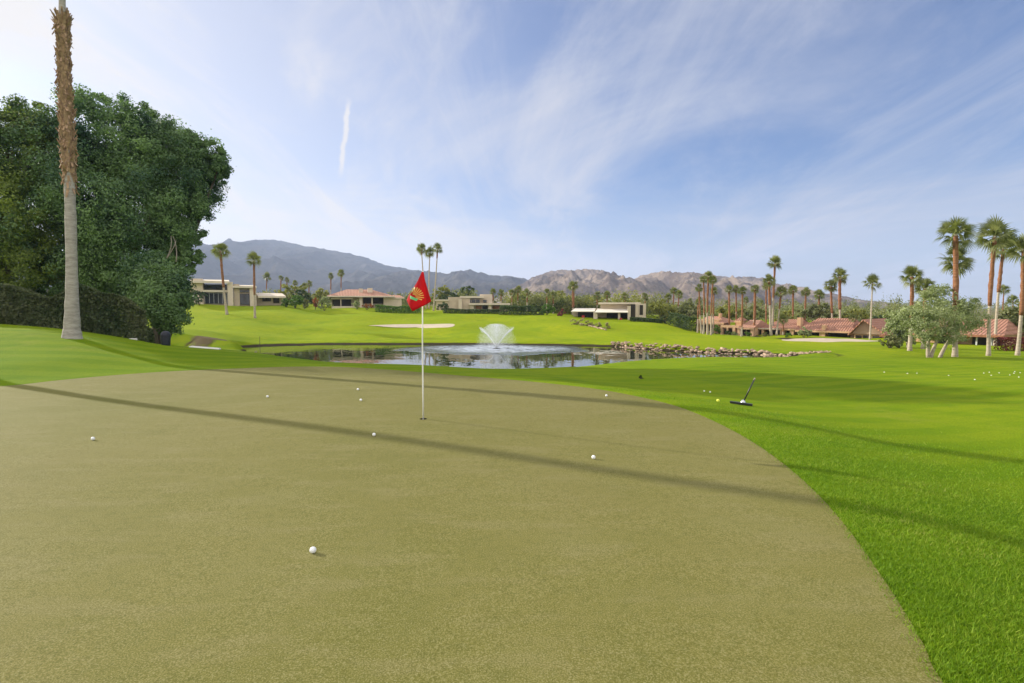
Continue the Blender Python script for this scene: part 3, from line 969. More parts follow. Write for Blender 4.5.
def build_palms():
    R = 'fan palms along the right of the fairway'
    build_near_palm()
    # two palms left of the frame whose trunk shadows cross the green
    palm('tall palm standing left of the green, its long shadow across the turf', (-18.23, 15.13, Tz(-18.23, 15.13)), (-18.53, 15.03, 17.5), 3.6, 0.33, 0.8)
    # far bank, left
    palm_px('leaning palm on the far left lawn before the beige house windows', 227, 315, 220.5, 250.5, 19, 2.9, brown=0.42, bulge=1.2, sq=0.85)
    palm_px('straight palm on the far left lawn before the beige house end', 255, 318, 254, 260, 18, 2.6, brown=0.4, bulge=1.2, sq=0.85)
    # trio behind the flag
    T3 = 'three tall palms behind the flag'
    palm_px('slender palm with its trunk ending behind the red flag, left of three', 426, 309, 421.5, 248.5, 11, 1.7, brown=0.9, group=T3, sq=1.1)
    palm_px('slender palm with the lower crown, middle of three by the flag', 429, 309, 430, 252, 11, 1.7, brown=0.9, skirt=0.8, group=T3, sq=1.1)
    palm_px('slender palm right of the flag with a clear pale leaning foot, right of three', 433.5, 311, 437.5, 249, 11, 1.7, brown=0.85, group=T3, sq=1.1)
    # behind the beige houses
    B = 'small palms far beyond the houses'
    lab = 'small distant palm rising beyond the gardens and houses'
    for bx, tx, ty, cw, Y in [(266, 267, 277, 9, 150), (281, 281, 278, 6, 200), (287, 287, 280, 6, 200), (331, 331, 276, 7, 170), (341, 341, 273, 8, 160), (309, 309, 284, 8, 150), (304, 304, 286, 7, 160),
                              (295, 295, 283, 6, 180), (493, 493, 292, 8, 112.5), (501, 501, 293, 8, 112.5), (512, 512, 293, 9, 104), (518, 518, 290, 9, 104), (527, 527, 293, 9, 101), (547, 547, 293, 9, 100),
                              (553, 553, 295, 9, 101), (597, 597, 296, 9, 101), (607, 607, 295, 9, 102), (625, 625, 296, 8, 101), (645, 645, 297, 9, 101), (699, 699, 300, 7, 150), (746, 746, 300, 7, 140), (690, 690, 301, 6, 170),
                              (861, 861, 311, 6, 150), (867, 867, 311, 6, 150), (878, 878, 312, 6, 150), (1013, 1013, 300, 11, 90), (762, 762, 303, 6, 160), (727, 727, 303, 6, 160)]:
        palm_px(lab, bx, 0, tx, ty, cw, 1.4, Y=Y, brown=0.5, group=B, sq=1.0)
    palm_px('lone thick palm standing clear among yellow trees left of the white awnings', 573, 0, 573, 286, 12, 2.6, Y=100, brown=0.25, bulge=1.3, skirt=0.6)
    palm_px('full palm with thin trunk just right of the round yellow green tree', 678, 0, 679, 294, 10, 1.5, Y=100, brown=0.5)
    palm_px('paired palm crown above the round yellow green tree', 672, 0, 674, 291, 9, 1.5, Y=104, brown=0.5)
    palm_px('low bushy palm crown left of the pair above the yellow green tree', 668, 0, 668, 297, 9, 1.5, Y=108, brown=0.5)
    # cluster before the peach cottage
    K = 'tight cluster of palms before the small peach cottage'
    palm_px('tallest palm of the cluster before the peach cottage', 707.5, 334.5, 708.5, 276, 11, 2.2, brown=0.35, skirt=0.7, group=K)
    palm_px('second tall palm of the cluster, leaning left of the tallest', 703.5, 334, 703.5, 279, 10, 2.0, brown=0.35, skirt=0.7, group=K)
    palm_px('right tall palm of the cluster before the peach cottage', 711, 335, 713, 280, 10, 2.0, brown=0.35, skirt=0.6, group=K)
    palm_px('middle height palm of the cluster with crown on its left side', 701.5, 333.5, 699, 288, 9, 1.8, brown=0.4, skirt=0.8, group=K)
    palm_px('shorter palm of the cluster with crown on its right side', 713, 334, 714, 291, 9, 1.8, brown=0.4, skirt=0.8, group=K)
    palm_px('shortest palm at the left edge of the cluster', 697.5, 333, 698, 302, 7, 1.6, brown=0.45, skirt=0.8, group=K)
    # before and behind the long peach houses
    palm_px('brown trunked palm left of three before the arched parapet', 729, 334, 729, 290, 10, 2.3, brown=0.12, skirt=0.6, group=R)
    palm_px('thin palm in the middle of three before the arched parapet', 736, 333.5, 736, 289, 9, 1.8, brown=0.15, skirt=0.6, group=R)
    palm_px('palm with pale ringed foot right of three before the arched parapet', 741.5, 336.5, 742.5, 291, 10, 2.2, brown=0.12, skirt=0.6, group=R)
    palm_px('dark stout palm behind the pink roof with shaggy crown', 754, 0, 755, 289, 10, 3.0, Y=74, brown=0.1, skirt=0.9, group=R)
    palm_px('thin dark palm behind the red roof left of the tallest palm', 766.5, 0, 766, 286, 9, 1.8, Y=80, brown=0.15, skirt=0.5, group=R)
    palm_px('tallest palm before the long peach house', 772.5, 334.5, 775, 263, 16, 2.7, brown=0.5, group=R, bulge=1.1)
    palm_px('thick white footed palm touching the tallest palm', 771, 335.5, 769, 281, 15, 3.2, brown=0.55, skirt=0.6, group=R, bulge=1.1)
    palm_px('short palm with crown to the right of the tallest palm', 776.5, 335.5, 781, 292, 14, 2.3, brown=0.6, skirt=0.6, group=R)
    palm_px('low young palm before the red roof right of the tallest palm', 783, 335, 783, 319, 12, 1.7, brown=0.1, skirt=0.4, group=R)
    palm_px('palm behind the red roof by the square chimney', 793, 0, 793, 290, 11, 2.4, Y=80, brown=0.1, bulge=1.1, group=R)
    palm_px('palm behind the red roof right of the square chimney', 804, 0, 806, 292, 11, 2.4, Y=80, brown=0.1, bulge=1.1, group=R)
    palm_px('low palm behind the olive trees over the red roof', 820, 0, 819, 295, 12, 2.8, Y=82, brown=0.1, skirt=0.5, group=R)
    palm_px('shaggy palm with yellowed fronds left of the taller pair', 833, 335.5, 831, 286, 15, 2.6, brown=0.45, skirt=0.9, group=R)
    palm_px('tall dark boled palm on the right of the pair before the red roof', 841, 336.5, 840, 276, 18, 2.8, brown=0.45, skirt=0.3, group=R, bulge=1.5)
    palm_px('short brown stubby palm before the shaded gable', 852, 337.5, 853, 318, 9, 2.6, brown=0.6, skirt=0.9, group=R)
    palm_px('slim pale palm standing alone right of the shaded gable', 870, 339.5, 872.5, 283, 18, 2.3, brown=0.9, group=R)
    # right hand group
    palm_px('palm with russet bole rising behind the left of the pale willowy tree', 911, 0, 912, 276, 24, 5.0, Y=44, brown=0.3, group=R)
    palm_px('half hidden palm crown just above the pale willowy tree', 924, 0, 925, 288, 22, 4.0, Y=46, brown=0.3, group=R)
    palm_px('stout russet palm behind the right of the pale willowy tree', 955, 357, 955.5, 234, 37, 6.4, brown=0.3, skirt=0.45, group=R, bulge=1.15)
    palm_px('palm with lower crown right behind the stout russet palm', 957, 0, 956, 261, 35, 5.5, Y=42, brown=0.3, group=R)
    palm_px('tall palm with red bole and white foot leaning right near the edge', 988.5, 356, 995, 236, 38, 5.0, brown=0.42, group=R, bulge=1.25)
    palm_px('slimmer palm leaning right behind the tall red boled palm', 995, 346, 1003.5, 248, 31, 4.0, brown=0.55, skirt=0.3, group=R, bulge=1.3)
    palm_px('palm with red bole at the right edge of the view', 1017.5, 355.5, 1023.5, 249, 33, 5.2, brown=0.38, group=R, bulge=1.25)
    palm_px('small palm seen between the two right hand palm trunks', 1003, 0, 1004, 290, 12, 1.6, Y=80, brown=0.5)


# ------------------------------------------------------------------ houses
class House:
    """boxes surveyed in the photo, on a house front that faces the green"""
    def __init__(s, name, label, px, py, Y, cat='house'):
        s.th = math.atan((px - 512) / F)
        o = P(px, py, Y); s.o = Vector((o.x, Y, o.z)); s.D = math.hypot(o.x, Y)
        s.root = empty(name, s.o, label, cat)
        s.root.rotation_euler = (0, 0, -s.th - (0.28 if px > 680 else 0.0))

    def X(s, px):
        return s.D * math.tan(math.atan((px - 512) / F) - s.th)

    def Z(s, py, px=None):
        yy = s.o.y - (s.X(px) * math.sin(s.th) if px is not None else 0)
        return P(512, py, yy).z - s.o.z

    def boxes(s, name, m, rects, y0, y1, parent=None):
        b = Bag()
        for r in rects:
            x0, x1, ta, bo = r[:4]
            xm = (x0 + x1) / 2
            b.box(s.X(x0), s.X(x1), y0, y1, s.Z(bo, xm) - (0.6 if name in ('wall', 'pier') else 0), s.Z(ta, xm))
        return b.build(name, M[m], parent or s.root)

    def each(s, name, m, rects, y0, y1, parent=None, frame=None):
        for r in rects:
            o = s.boxes(name, m, [r], y0, y1, parent)
            if frame:
                x0, x1, ta, bo = r[:4]
                b = Bag()
                w = 0.3
                n = max(1, round((x1 - x0) / 4.5))
                for i in range(n + 1):
                    xx = x0 + (x1 - x0) * i / n
                    b.box(s.X(xx - w / 2), s.X(xx + w / 2), y0 - 0.04, y0 + 0.02, s.Z(bo, (x0 + x1) / 2), s.Z(ta, (x0 + x1) / 2))
                b.box(s.X(x0), s.X(x1), y0 - 0.045, y0 + 0.015, s.Z(ta + w, (x0 + x1) / 2), s.Z(ta, (x0 + x1) / 2))
                b.build('frame', M[frame], o)

    def hip(s, name, m, x0, x1, eave, r0, r1, ridge, y0, y1, over=0.4, fascia='fascia', brk=0.5):
        xm = (x0 + x1) / 2; ze, zr = s.Z(eave, xm), s.Z(ridge, xm); ym = y0 + (y1 - y0) * brk
        a, b, c, d = s.X(x0), s.X(x1), s.X(r0), s.X(r1)
        y0 -= over; y1 += over
        v = [(a, y0, ze), (b, y0, ze), (b, y1, ze), (a, y1, ze), (c, ym, zr), (d, ym, zr)]
        f = [(0, 1, 5, 4), (1, 2, 5), (2, 3, 4, 5), (3, 0, 4), (0, 3, 2, 1)]
        Bag().add(v, f).build(name, M[m], s.root)
        Bag().box(a + 0.02, b - 0.02, y0 - 0.03, y0 + 0.12, ze - 0.22, ze - 0.004).build('fascia', M[fascia], s.root)

    def slope(s, name, m, x0, x1, front, back, y0, y1, th=0.15, x2=None, x3=None):
        """sloping slab: front edge height, back edge height"""
        a, b = s.X(x0), s.X(x1); c, d = s.X(x2 if x2 is not None else x0), s.X(x3 if x3 is not None else x1)
        xm = (x0 + x1) / 2; zf, zb = s.Z(front, xm), s.Z(back, xm)
        v = [(a, y0, zf - th), (b, y0, zf - th), (d, y1, zb - th), (c, y1, zb - th), (a, y0, zf), (b, y0, zf), (d, y1, zb), (c, y1, zb)]
        return Bag().add(v, [(0, 3, 2, 1), (4, 5, 6, 7), (0, 1, 5, 4), (1, 2, 6, 5), (2, 3, 7, 6), (3, 0, 4, 7)]).build(name, M[m], s.root)


def build_houses():
    h = House('modern_house', 'beige flat roofed modern house at far left with tall dark glazing', 228, 305, 98)
    h.boxes('wall', 'stucco', [(193, 229, 284, 309), (168, 193, 284, 309), (236, 256, 286, 309)], 1.2, 11)
    h.boxes('wall', 'stucco', [(257, 284, 296, 309)], 1.6, 10)
    h.boxes('pier', 'stucco_light', [(192, 203.5, 278.5, 309)], 0.3, 8)
    h.boxes('pier', 'stucco_light', [(228, 233.5, 282, 309)], -0.2, 6)
    h.boxes('pier', 'stucco', [(234, 240, 284, 309)], 0.5, 6)
    h.boxes('pier', 'stucco_light', [(250, 256.5, 286.5, 309)], 0.0, 6)
    h.slope('roof', 'fascia', 191, 230, 281, 277, -0.6, 10, 0.4)
    h.slope('roof', 'fascia', 233, 257, 286, 283, -0.3, 10, 0.35)
    h.slope('roof', 'fascia', 166, 193, 282.5, 280, -0.4, 9, 0.4)
    h.slope('roof', 'fascia', 258, 286, 296, 292, -0.2, 8, 0.35)
    h.boxes('balcony_band', 'fascia', [(203, 228, 290, 292)], 0.2, 1.3)
    h.each('window', 'glass', [(204.5, 227.5, 284.2, 289.7)], 1.0, 1.3)
    h.each('window', 'glass', [(205, 227.5, 292.6, 303.6)], 0.9, 1.3, frame='frame')
    h.each('window', 'glass', [(170, 191, 285, 289)], 1.0, 1.3)
    h.each('window', 'glass', [(240.3, 249.7, 290, 292)], 0.9, 1.3)
    h.each('door', 'glass', [(240.3, 249.7, 293.8, 304.6)], 0.9, 1.3, frame='black')
    h.each('window', 'shade', [(263, 271.5, 296.8, 301.3), (274, 280, 298, 303)], 1.4, 1.7)

    h = House('tiled_house', 'low house with a faded red tile roof and two square chimneys', 360, 308, 104.5)
    h.boxes('wall', 'stucco', [(331, 384, 296, 311)], 2.5, 12)
    h.boxes('wall', 'stucco_light', [(384, 402, 297.5, 311)], 1.0, 9)
    h.hip('roof', 'tile_pink', 327, 395, 296, 346, 372, 288.5, 0.0, 12)
    h.hip('roof', 'tile_pink', 391, 405, 297.4, 394, 401, 294.5, 1.2, 9)
    h.each('chimney', 'stucco_light', [(359, 363.3, 288, 296), (368, 373.2, 287.5, 296)], 3.0, 4.4)
    h.each('window', 'shade', [(332, 351, 299.3, 307), (363.5, 371.5, 297.6, 303.5), (373, 383.5, 297.6, 303.5)], 2.3, 2.6)
    h.boxes('beam', 'fascia', [(331, 353, 297.8, 299.2)], 0.6, 1.0)
    h.each('post', 'stucco_light', [(359.5, 362.5, 297, 309.5), (371.6, 372.9, 297, 306), (340.5, 341.3, 299.2, 309)], 0.3, 0.8)
    h.boxes('garden_wall', 'stucco_light', [(332, 358, 306.2, 311)], -0.5, -0.2)

    h = House('flat_roofed_house', 'tan flat roofed house with stepped blocks and red brown doors right of the flag', 478, 311, 102.5)
    h.boxes('wall', 'stucco', [(448, 470, 297, 314)], 0.8, 9)
    h.boxes('wall', 'stucco', [(470, 509, 304.5, 314)], 1.2, 9)
    h.boxes('wall', 'stucco', [(436, 448, 300.5, 314)], 0.6, 8)
    h.boxes('wall', 'stucco', [(466, 489, 298, 304)], 3.0, 9)
    h.boxes('tower', 'stucco_light', [(480, 492.5, 294, 304.5)], 2.0, 7)
    h.boxes('roof', 'fascia', [(460, 484, 296, 298)], 0.6, 9.4)
    h.boxes('roof', 'fascia', [(469, 510, 303.1, 305)], -0.4, 9.2)
    h.boxes('roof', 'fascia', [(434.5, 448.5, 299.5, 300.8)], 0.3, 8.2)
    h.each('window', 'glass', [(467, 480, 299, 302.6), (483, 487, 299.4, 302.4)], 1.7, 3.2, frame='stucco_light')
    h.each('door', 'wood', [(476, 481.5, 305.6, 313), (493, 502, 305.6, 313)], 1.0, 1.4)
    h.each('window', 'shade', [(482.5, 487.5, 305.6, 313), (503, 508, 306, 309), (450, 457, 303, 311)], 1.0, 1.4)
    h.each('pillar', 'stucco_light', [(470, 474, 304.9, 314), (488.5, 491.5, 304.9, 314), (458.5, 462, 299, 314)], 0.1, 0.6)

    h = House('awning_house', 'beige house with two cream sloping awnings over dark patio openings', 612, 319, 88)
    h.boxes('wall', 'stucco', [(600, 631, 303.5, 322)], 2.5, 11)
    h.boxes('wall', 'stucco', [(572, 600, 308.5, 322)], 3.0, 10)
    h.boxes('wall', 'stucco_light', [(638.5, 646, 303.5, 322)], 0.5, 10)
    h.boxes('roof', 'fascia', [(598, 641, 302.3, 304)], 1.6, 11.3)
    h.slope('awning', 'awning', 571, 594.5, 311.2, 308.2, 0.0, 3.1, 0.12, 574, 595)
    h.slope('awning', 'awning', 594.8, 628, 312, 308.6, -0.4, 2.6, 0.12, 597, 629)
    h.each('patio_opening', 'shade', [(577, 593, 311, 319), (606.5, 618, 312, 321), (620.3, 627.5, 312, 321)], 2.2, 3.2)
    h.each('pillar', 'stucco_light', [(593.4, 597.4, 311.5, 322), (618, 620.2, 312.3, 322), (627.6, 630.6, 306, 322)], 0.0, 0.7)
    h.boxes('pier', 'stucco_light', [(635.4, 638.2, 303.9, 322)], 0.6, 3)
    h.each('window', 'shade', [(631, 635.2, 304.4, 319), (639.5, 643, 305, 315)], 0.45, 2.4)
    o = h.boxes('lounge_cushion', 'red_cushion', [(582, 584.6, 315.4, 318), (619.8, 622, 318, 320)], -0.6, 0.0)

    h = House('peach_cottage', 'small peach cottage with red hip roof behind the palm cluster', 706, 331.5, 77.5)
    h.boxes('wall', 'peach', [(694, 718, 319.5, 336)], 0.6, 7)
    h.hip('roof', 'tile_pink', 692.5, 724, 322.8, 699, 712, 316.6, 0.6, 8, fascia='peach')
    h.boxes('chimney', 'peach', [(712.6, 714.6, 313.5, 320)], 3, 4)
    h.each('window', 'shade', [(700, 704.5, 325, 331), (708, 713, 325, 331)], 0.45, 0.8)

    h = House('arcaded_house', 'peach house with arched parapet and square tiled turret left of the long roofs', 738, 334, 73.5)
    h.boxes('wall', 'peach', [(719, 738, 326.4, 338), (738, 753, 327.5, 338)], 1.2, 8)
    h.boxes('parapet', 'peach', [(718, 737.5, 325.6, 327.8)], 0.6, 1.1)
    h.each('pillar', 'peach', [(718, 720.2, 327.8, 337), (724.5, 726, 327.8, 337), (730.8, 733.5, 327.8, 337), (736, 738.6, 327.8, 337), (749.5, 752.5, 328.4, 337)], 0.55, 1.05)
    h.boxes('turret', 'peach', [(730, 736.4, 321, 327)], 2.5, 4.5)
    h.hip('roof', 'tile', 729, 737.4, 321.2, 731.5, 735, 317.6, 2.2, 4.8, 0.15, fascia='peach')
    h.hip('roof', 'tile_pink', 736, 753.5, 327.8, 739.5, 752, 320.6, 0.8, 9, fascia='peach')
    h.each('window', 'shade', [(721, 724, 329.3, 334.5), (726.6, 730.2, 329.3, 334.5), (738.9, 743.2, 328.8, 335.4), (745, 749, 329, 335.4)], 1.0, 1.4)

    h = House('long_tiled_house', 'long peach house with red tile roofs, square chimney and shaded patio', 790, 335, 71.5)
    h.boxes('wall', 'peach', [(752, 800, 328.5, 339)], 1.6, 9)
    h.boxes('wall', 'peach', [(800, 850, 329.5, 340)], 1.4, 9)
    h.hip('roof', 'tile', 757, 796, 328.6, 767, 790, 319.8, 0.6, 10, fascia='peach')
    h.hip('roof', 'tile', 795, 853, 330.5, 808, 846, 318.6, 0.4, 10, fascia='peach')
    h.boxes('chimney', 'peach', [(792, 795.8, 317.8, 329)], 2, 3.2)
    h.boxes('chimney', 'peach', [(822, 825.4, 325, 339)], 0.2, 1.2)
    h.boxes('roof', 'fascia', [(751, 779, 328.4, 329.4)], 0.1, 1.5)
    h.each('pillar', 'peach', [(752, 754.2, 329.5, 338), (759, 761.4, 329.5, 338), (778.6, 783, 329.5, 338.6), (789, 793, 330, 338.6), (803, 806.4, 330.9, 339), (819.4, 821.8, 331, 339)], 0.3, 0.9)
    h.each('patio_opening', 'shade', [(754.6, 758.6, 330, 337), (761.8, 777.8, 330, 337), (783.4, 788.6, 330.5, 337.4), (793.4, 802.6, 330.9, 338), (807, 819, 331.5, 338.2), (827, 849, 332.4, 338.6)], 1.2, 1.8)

    h = House('gabled_house', 'house with a broad brown shaded gable wall right of the long red roofs', 865, 338, 63.8)
    h.boxes('wall', 'peach', [(850, 884, 334, 342)], 1.2, 9)
    a, b, c, ze, zr = h.X(848), h.X(884), h.X(861), h.Z(334.4, 865), h.Z(320.8, 861)
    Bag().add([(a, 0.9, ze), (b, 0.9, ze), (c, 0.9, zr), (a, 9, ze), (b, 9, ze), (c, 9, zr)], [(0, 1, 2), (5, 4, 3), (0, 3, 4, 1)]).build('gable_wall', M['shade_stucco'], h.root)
    for p, q, nm in (((a - 0.25, ze - 0.2), (c, zr + 0.03), 'roof'), ((b + 0.25, ze - 0.2), (c, zr + 0.03), 'roof')):
        Bag().add([(p[0], 0.4, p[1]), (q[0], 0.4, q[1]), (q[0], 9.4, q[1]), (p[0], 9.4, p[1]), (p[0], 0.4, p[1] + 0.16), (q[0], 0.4, q[1] + 0.16), (q[0], 9.4, q[1] + 0.16), (p[0], 9.4, p[1] + 0.16)],
                  [(0, 1, 2, 3), (7, 6, 5, 4), (0, 4, 5, 1), (1, 5, 6, 2), (2, 6, 7, 3), (3, 7, 4, 0)]).build(nm, M['tile'], h.root)
    h.hip('roof', 'tile', 878, 892, 335.0, 880, 889, 329.5, 1.0, 8, fascia='wood')
    h.each('window', 'shade', [(852, 858, 335.8, 339), (860, 867, 335.8, 339.6), (870, 878, 336.4, 340)], 1.0, 1.4)

    h = House('shaded_house', 'red roofed house with a dark veranda half hidden behind the pale willowy tree', 960, 345.5, 54)
    h.boxes('wall', 'peach', [(904, 1000, 333, 350)], 1.6, 10)
    h.hip('roof', 'tile', 900, 1006, 334, 918, 990, 319.5, 0.2, 11, fascia='wood')
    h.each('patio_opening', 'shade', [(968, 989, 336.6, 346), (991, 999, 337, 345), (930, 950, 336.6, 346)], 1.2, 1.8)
    h.each('post', 'frame', [(974.5, 976, 335.2, 347), (990, 991.2, 335.2, 347)], 0.4, 0.6)


# ------------------------------------------------------------------ planting
def build_planting():
    # the dense trees at the left
    def gb(px, Y):
        return at(px, Y)
    D = 4.5
    A = [lobe(x, y, Y + D, r) for x, y, Y, r in [(97, 138, 26, 42), (62, 165, 25, 48), (128, 150, 26.5, 42), (112, 210, 25, 56), (60, 235, 24.8, 48), (150, 215, 26, 42), (95, 265, 25.5, 42), (135, 268, 25.5, 38), (85, 118, 27, 22), (110, 108, 27, 18), (140, 120, 27, 20), (100, 292, 26.5, 34), (66, 288, 26, 32), (130, 212, 28, 40), (90, 190, 28, 44)]]
    tree('laurel_tree', 'biggest dense dark green tree directly behind the near palm trunk', 'tree', gb(95, 31), A, 190000, 0.14, 'laurel', 0.42, clump=0.27, per=230, shell=0.55)
    Bq = [lobe(x, y, Y + D, r) for x, y, Y, r in [(12, 150, 24, 44), (-45, 170, 25, 66), (22, 215, 23.6, 44), (-30, 250, 24.5, 55), (24, 262, 23.8, 34), (34, 124, 25, 24), (8, 124, 25, 20), (-10, 130, 24, 24), (30, 285, 25, 34)]]
    tree('laurel_tree', 'dense tree cut off by the left edge with sunlit yellow green sprays', 'tree', gb(5, 29.5), Bq, 135000, 0.14, 'laurel_light', 0.38, clump=0.27, per=230, shell=0.55)
    Cq = [lobe(x, y, Y + D, r) for x, y, Y, r in [(178, 172, 28, 40), (204, 160, 28, 22), (163, 148, 28, 32), (182, 205, 27.5, 26), (170, 240, 27, 26), (217, 172, 28, 12), (203, 190, 28, 15), (192, 146, 28, 15), (186, 232, 27, 15), (186, 258, 26.8, 14), (176, 262, 26.6, 18), (212, 152, 28, 12)]]
    tc_root = tree('laurel_tree', 'dense tree with its rounded crown overhanging the lawn on the right of the three', 'tree', gb(150, 32.5), Cq, 110000, 0.135, 'laurel', 0.34, clump=0.29, per=210, shell=0.5)
    shrub('laurel_bush', 'tall leafy bush at the right foot of the dense trees by the black bin', 'bush',
          [lobe(*a) for a in [(160, 300, 25.5, 27), (172, 285, 26, 20), (150, 275, 26, 24), (170, 318, 25.5, 17), (182, 300, 26, 11)]], 26000, 0.13, 'laurel')
    # bare pale limbs showing in the foliage
    b = Bag(); org = tc_root.location
    p0 = P(166, 292, 29.6); p1 = P(164, 262, 29.2)
    b.tube(bezier(p0, p1, (-0.25, 0, 0.1)), [0.06, 0.055, 0.05, 0.048, 0.045, 0.04], 6, 0.1)
    b.tube(bezier(p1, P(171, 236, 29.4), (0.3, 0, -0.1)), [0.04, 0.036, 0.032, 0.028, 0.022, 0.014], 6, 0.1)
    b.tube(bezier(p1, P(176, 240, 29.3), (0.35, 0, 0.3)), [0.035, 0.032, 0.028, 0.024, 0.018, 0.01], 6, 0.1)
    b.tube(bezier(P(176, 262, 29.3), P(173, 236, 29.4), (0.2, 0, 0.0)), [0.03, 0.03, 0.026, 0.022, 0.018, 0.01], 6, 0.1)
    b.build('bare_limb', M['limb'], tc_root, True, org)
    hedge('dry_hedge', 'scruffy green and straw hedge under the dense trees behind the near palm', [at(-60, 21.5), at(150, 24.0)], 1.65, 1.3, 46000, 0.13, 'hedge_dry', rough=0.45)

    # the pale willowy tree on the right with its leaning stems
    base = hit(929, 357.5)
    Y = base.y
    W = [lobe(px, py, Y + dy, r) for px, py, dy, r in [(940, 318, 0, 24), (962, 318, 0.5, 20), (920, 322, -0.3, 18), (936, 298, 0.5, 15), (955, 335, -0.5, 14), (975, 318, 0.5, 12), (930, 335, -0.4, 12), (903, 318, 0.5, 12), (945, 290, 1, 8), (968, 304, 0, 10)]]
    root = empty('willow_tree', base, 'pale grey green willowy tree with two white leaning stems on the right lawn', 'tree')
    for ex, ey, bx in [(950, 318, 930), (934, 316, 928.5), (962, 322, 939)]:
        b0 = base + Vector(((bx - 929) * Y / F, 0, 0)); b = Bag()
        b.tube(bezier(b0 - Vector((0, 0, 0.2)), P(ex, ey, Y), (-0.35, 0, -0.1), 7), [0.13, 0.12, 0.11, 0.09, 0.07, 0.05, 0.03], 8, 0.06)
        b.build('stem', M['trunk_pale'], root, True, base)
    foliage('crown', W, 17000, 0.17, M['olive'], root, base, 0.36, 60, 0.3, aspect=0.38)
    b2 = hit(909, 347.5); Y = b2.y
    tree('olive_tree', 'smaller pale olive tree with white trunk left of the willowy tree', 'tree', b2,
         [lobe(px, py, Y, r) for px, py, r in [(906, 322, 13), (895, 328, 10), (890, 318, 8), (912, 334, 9), (900, 338, 8), (918, 312, 9)]], 6000, 0.24, 'olive', 0.16, 'trunk_pale', per=40, shell=0.3)
    shrub('shrub', 'dark rounded shrub at the left foot of the pale olive tree', 'shrub', [lobe(890, 341, 47, 7), lobe(897, 342, 47, 5), lobe(884, 342, 47, 4)], 1800, 0.2, 'acacia')
    tree('broad_tree', 'dark olive tree at the right edge behind the palms', 'tree', at(1010, 56), [lobe(1012, 322, 56, 15), (lobe(1028, 318, 56, 18)), lobe(1004, 332, 56, 8), lobe(1022, 336, 55, 12)], 7000, 0.3, 'acacia', 0.2, per=40, shell=0.3)
    hedge('flower_hedge', 'low maroon flowering hedge at the right edge behind the palms', [at(1000, 45), at(1060, 45)], 1.1, 0.9, 3500, 0.16, 'maroon')

    # planting round the houses: (name, label, category, lobes, count, leaf, material)
    def lb(L, Y):
        return [lobe(x, y, Y, r) for x, y, r in L]
    S = shrub
    S('dark_shrub', 'dark bush against the glazing of the far left beige house', 'shrub', lb([(199, 298, 6), (203, 295, 4), (196, 294, 4)], 91), 1500, 0.3, 'bush_dark')
    S('clipped_bush', 'rounded bright green bush on the far bank, the largest of three', 'bush', lb([(295, 301, 5.5), (299, 300, 5), (292, 302, 4)], 95), 2600, 0.22, 'bush_green', 'clipped bright bushes')
    S('clipped_bush', 'narrow upright bright green bush at the left of three', 'bush', lb([(286, 301, 4), (285, 304, 3.6)], 96), 1400, 0.22, 'bush_green', 'clipped bright bushes')
    S('clipped_bush', 'small blue green bush right of the rounded bright bush', 'bush', lb([(304, 302, 3.8), (305, 305, 3)], 96), 1200, 0.22, 'acacia', 'clipped bright bushes')
    S('dark_bush', 'dark tall bush behind the bright rounded bushes', 'bush', lb([(304, 297, 7), (309, 299, 6), (298, 295, 5)], 101), 2400, 0.3, 'bush_dark')
    S('flowering_bush', 'orange red flowering bush left of the two chimney house', 'bush', lb([(315, 301, 3.2), (316, 305, 3)], 96), 1200, 0.2, 'bougain')
    S('grey_bush', 'grey olive bush before the left end of the two chimney house', 'bush', lb([(324, 301, 5), (329, 304, 4), (321, 305, 4)], 96), 1800, 0.24, 'olive')
    S('grey_bush', 'small grey bush at the patio of the two chimney house', 'bush', lb([(356, 303, 4), (357, 306, 3)], 99), 900, 0.24, 'olive')
    S('brown_bush', 'brownish low bush under the chimneys', 'bush', lb([(367, 305.5, 3), (371, 306, 2.6), (364, 306.5, 2.4)], 99), 900, 0.2, 'bougain')
    tree('yellow_tree', 'yellow green tree left of the two chimney house', 'tree', at(322, 105), lb([(322, 294, 6), (318, 298, 5), (327, 297, 5)], 105), 2600, 0.3, 'yellow_tree', 0.15)
    tree('yellow_tree', 'broad yellow green tree behind the clipped bright bushes', 'tree', at(288, 110), lb([(286, 292, 7), (279, 295, 6), (295, 290, 6), (302, 290, 5)], 110), 3600, 0.34, 'yellow_tree', 0.15)
    hedge('long_hedge', 'long level green hedge on the far bank behind the flag', [at(376, 97), at(421, 97)], 1.25, 1.2, 6000, 0.2, 'bush_green')
    hedge('dark_hedge', 'low dark hedge before the tan stepped house', [at(444, 96.5), at(500, 96)], 0.75, 1.2, 5000, 0.2, 'bush_dark')
    hedge('dark_hedge', 'dark lumpy hedge between the tan stepped house and the awnings', [at(500, 95), at(534, 94)], 1.5, 1.6, 4200, 0.22, 'bush_dark')
    tree('garden_tree', 'yellow green tree rising right behind the flag trio of palms', 'tree', at(443, 112), lb([(440, 294, 7), (445, 291, 6), (436, 298, 6)], 112), 2600, 0.34, 'yellow_tree', 0.15)
    tree('garden_tree', 'dark tree on the left of the tan stepped house', 'tree', at(449, 106), lb([(448, 297, 6), (453, 298, 5), (443, 301, 5)], 106), 2600, 0.32, 'bush_dark', 0.15)
    tree('garden_tree', 'dark round tree above the roof of the tan stepped house', 'tree', at(465, 120), lb([(465, 293, 6), (469, 291, 5), (460, 295, 5)], 120), 2400, 0.36, 'bush_dark', 0.15)
    S('courtyard_shrub', 'green shrub against the left wall of the tan stepped house', 'shrub', lb([(444, 306, 4.4), (440, 308, 3.5)], 97), 1300, 0.22, 'bush_dark')
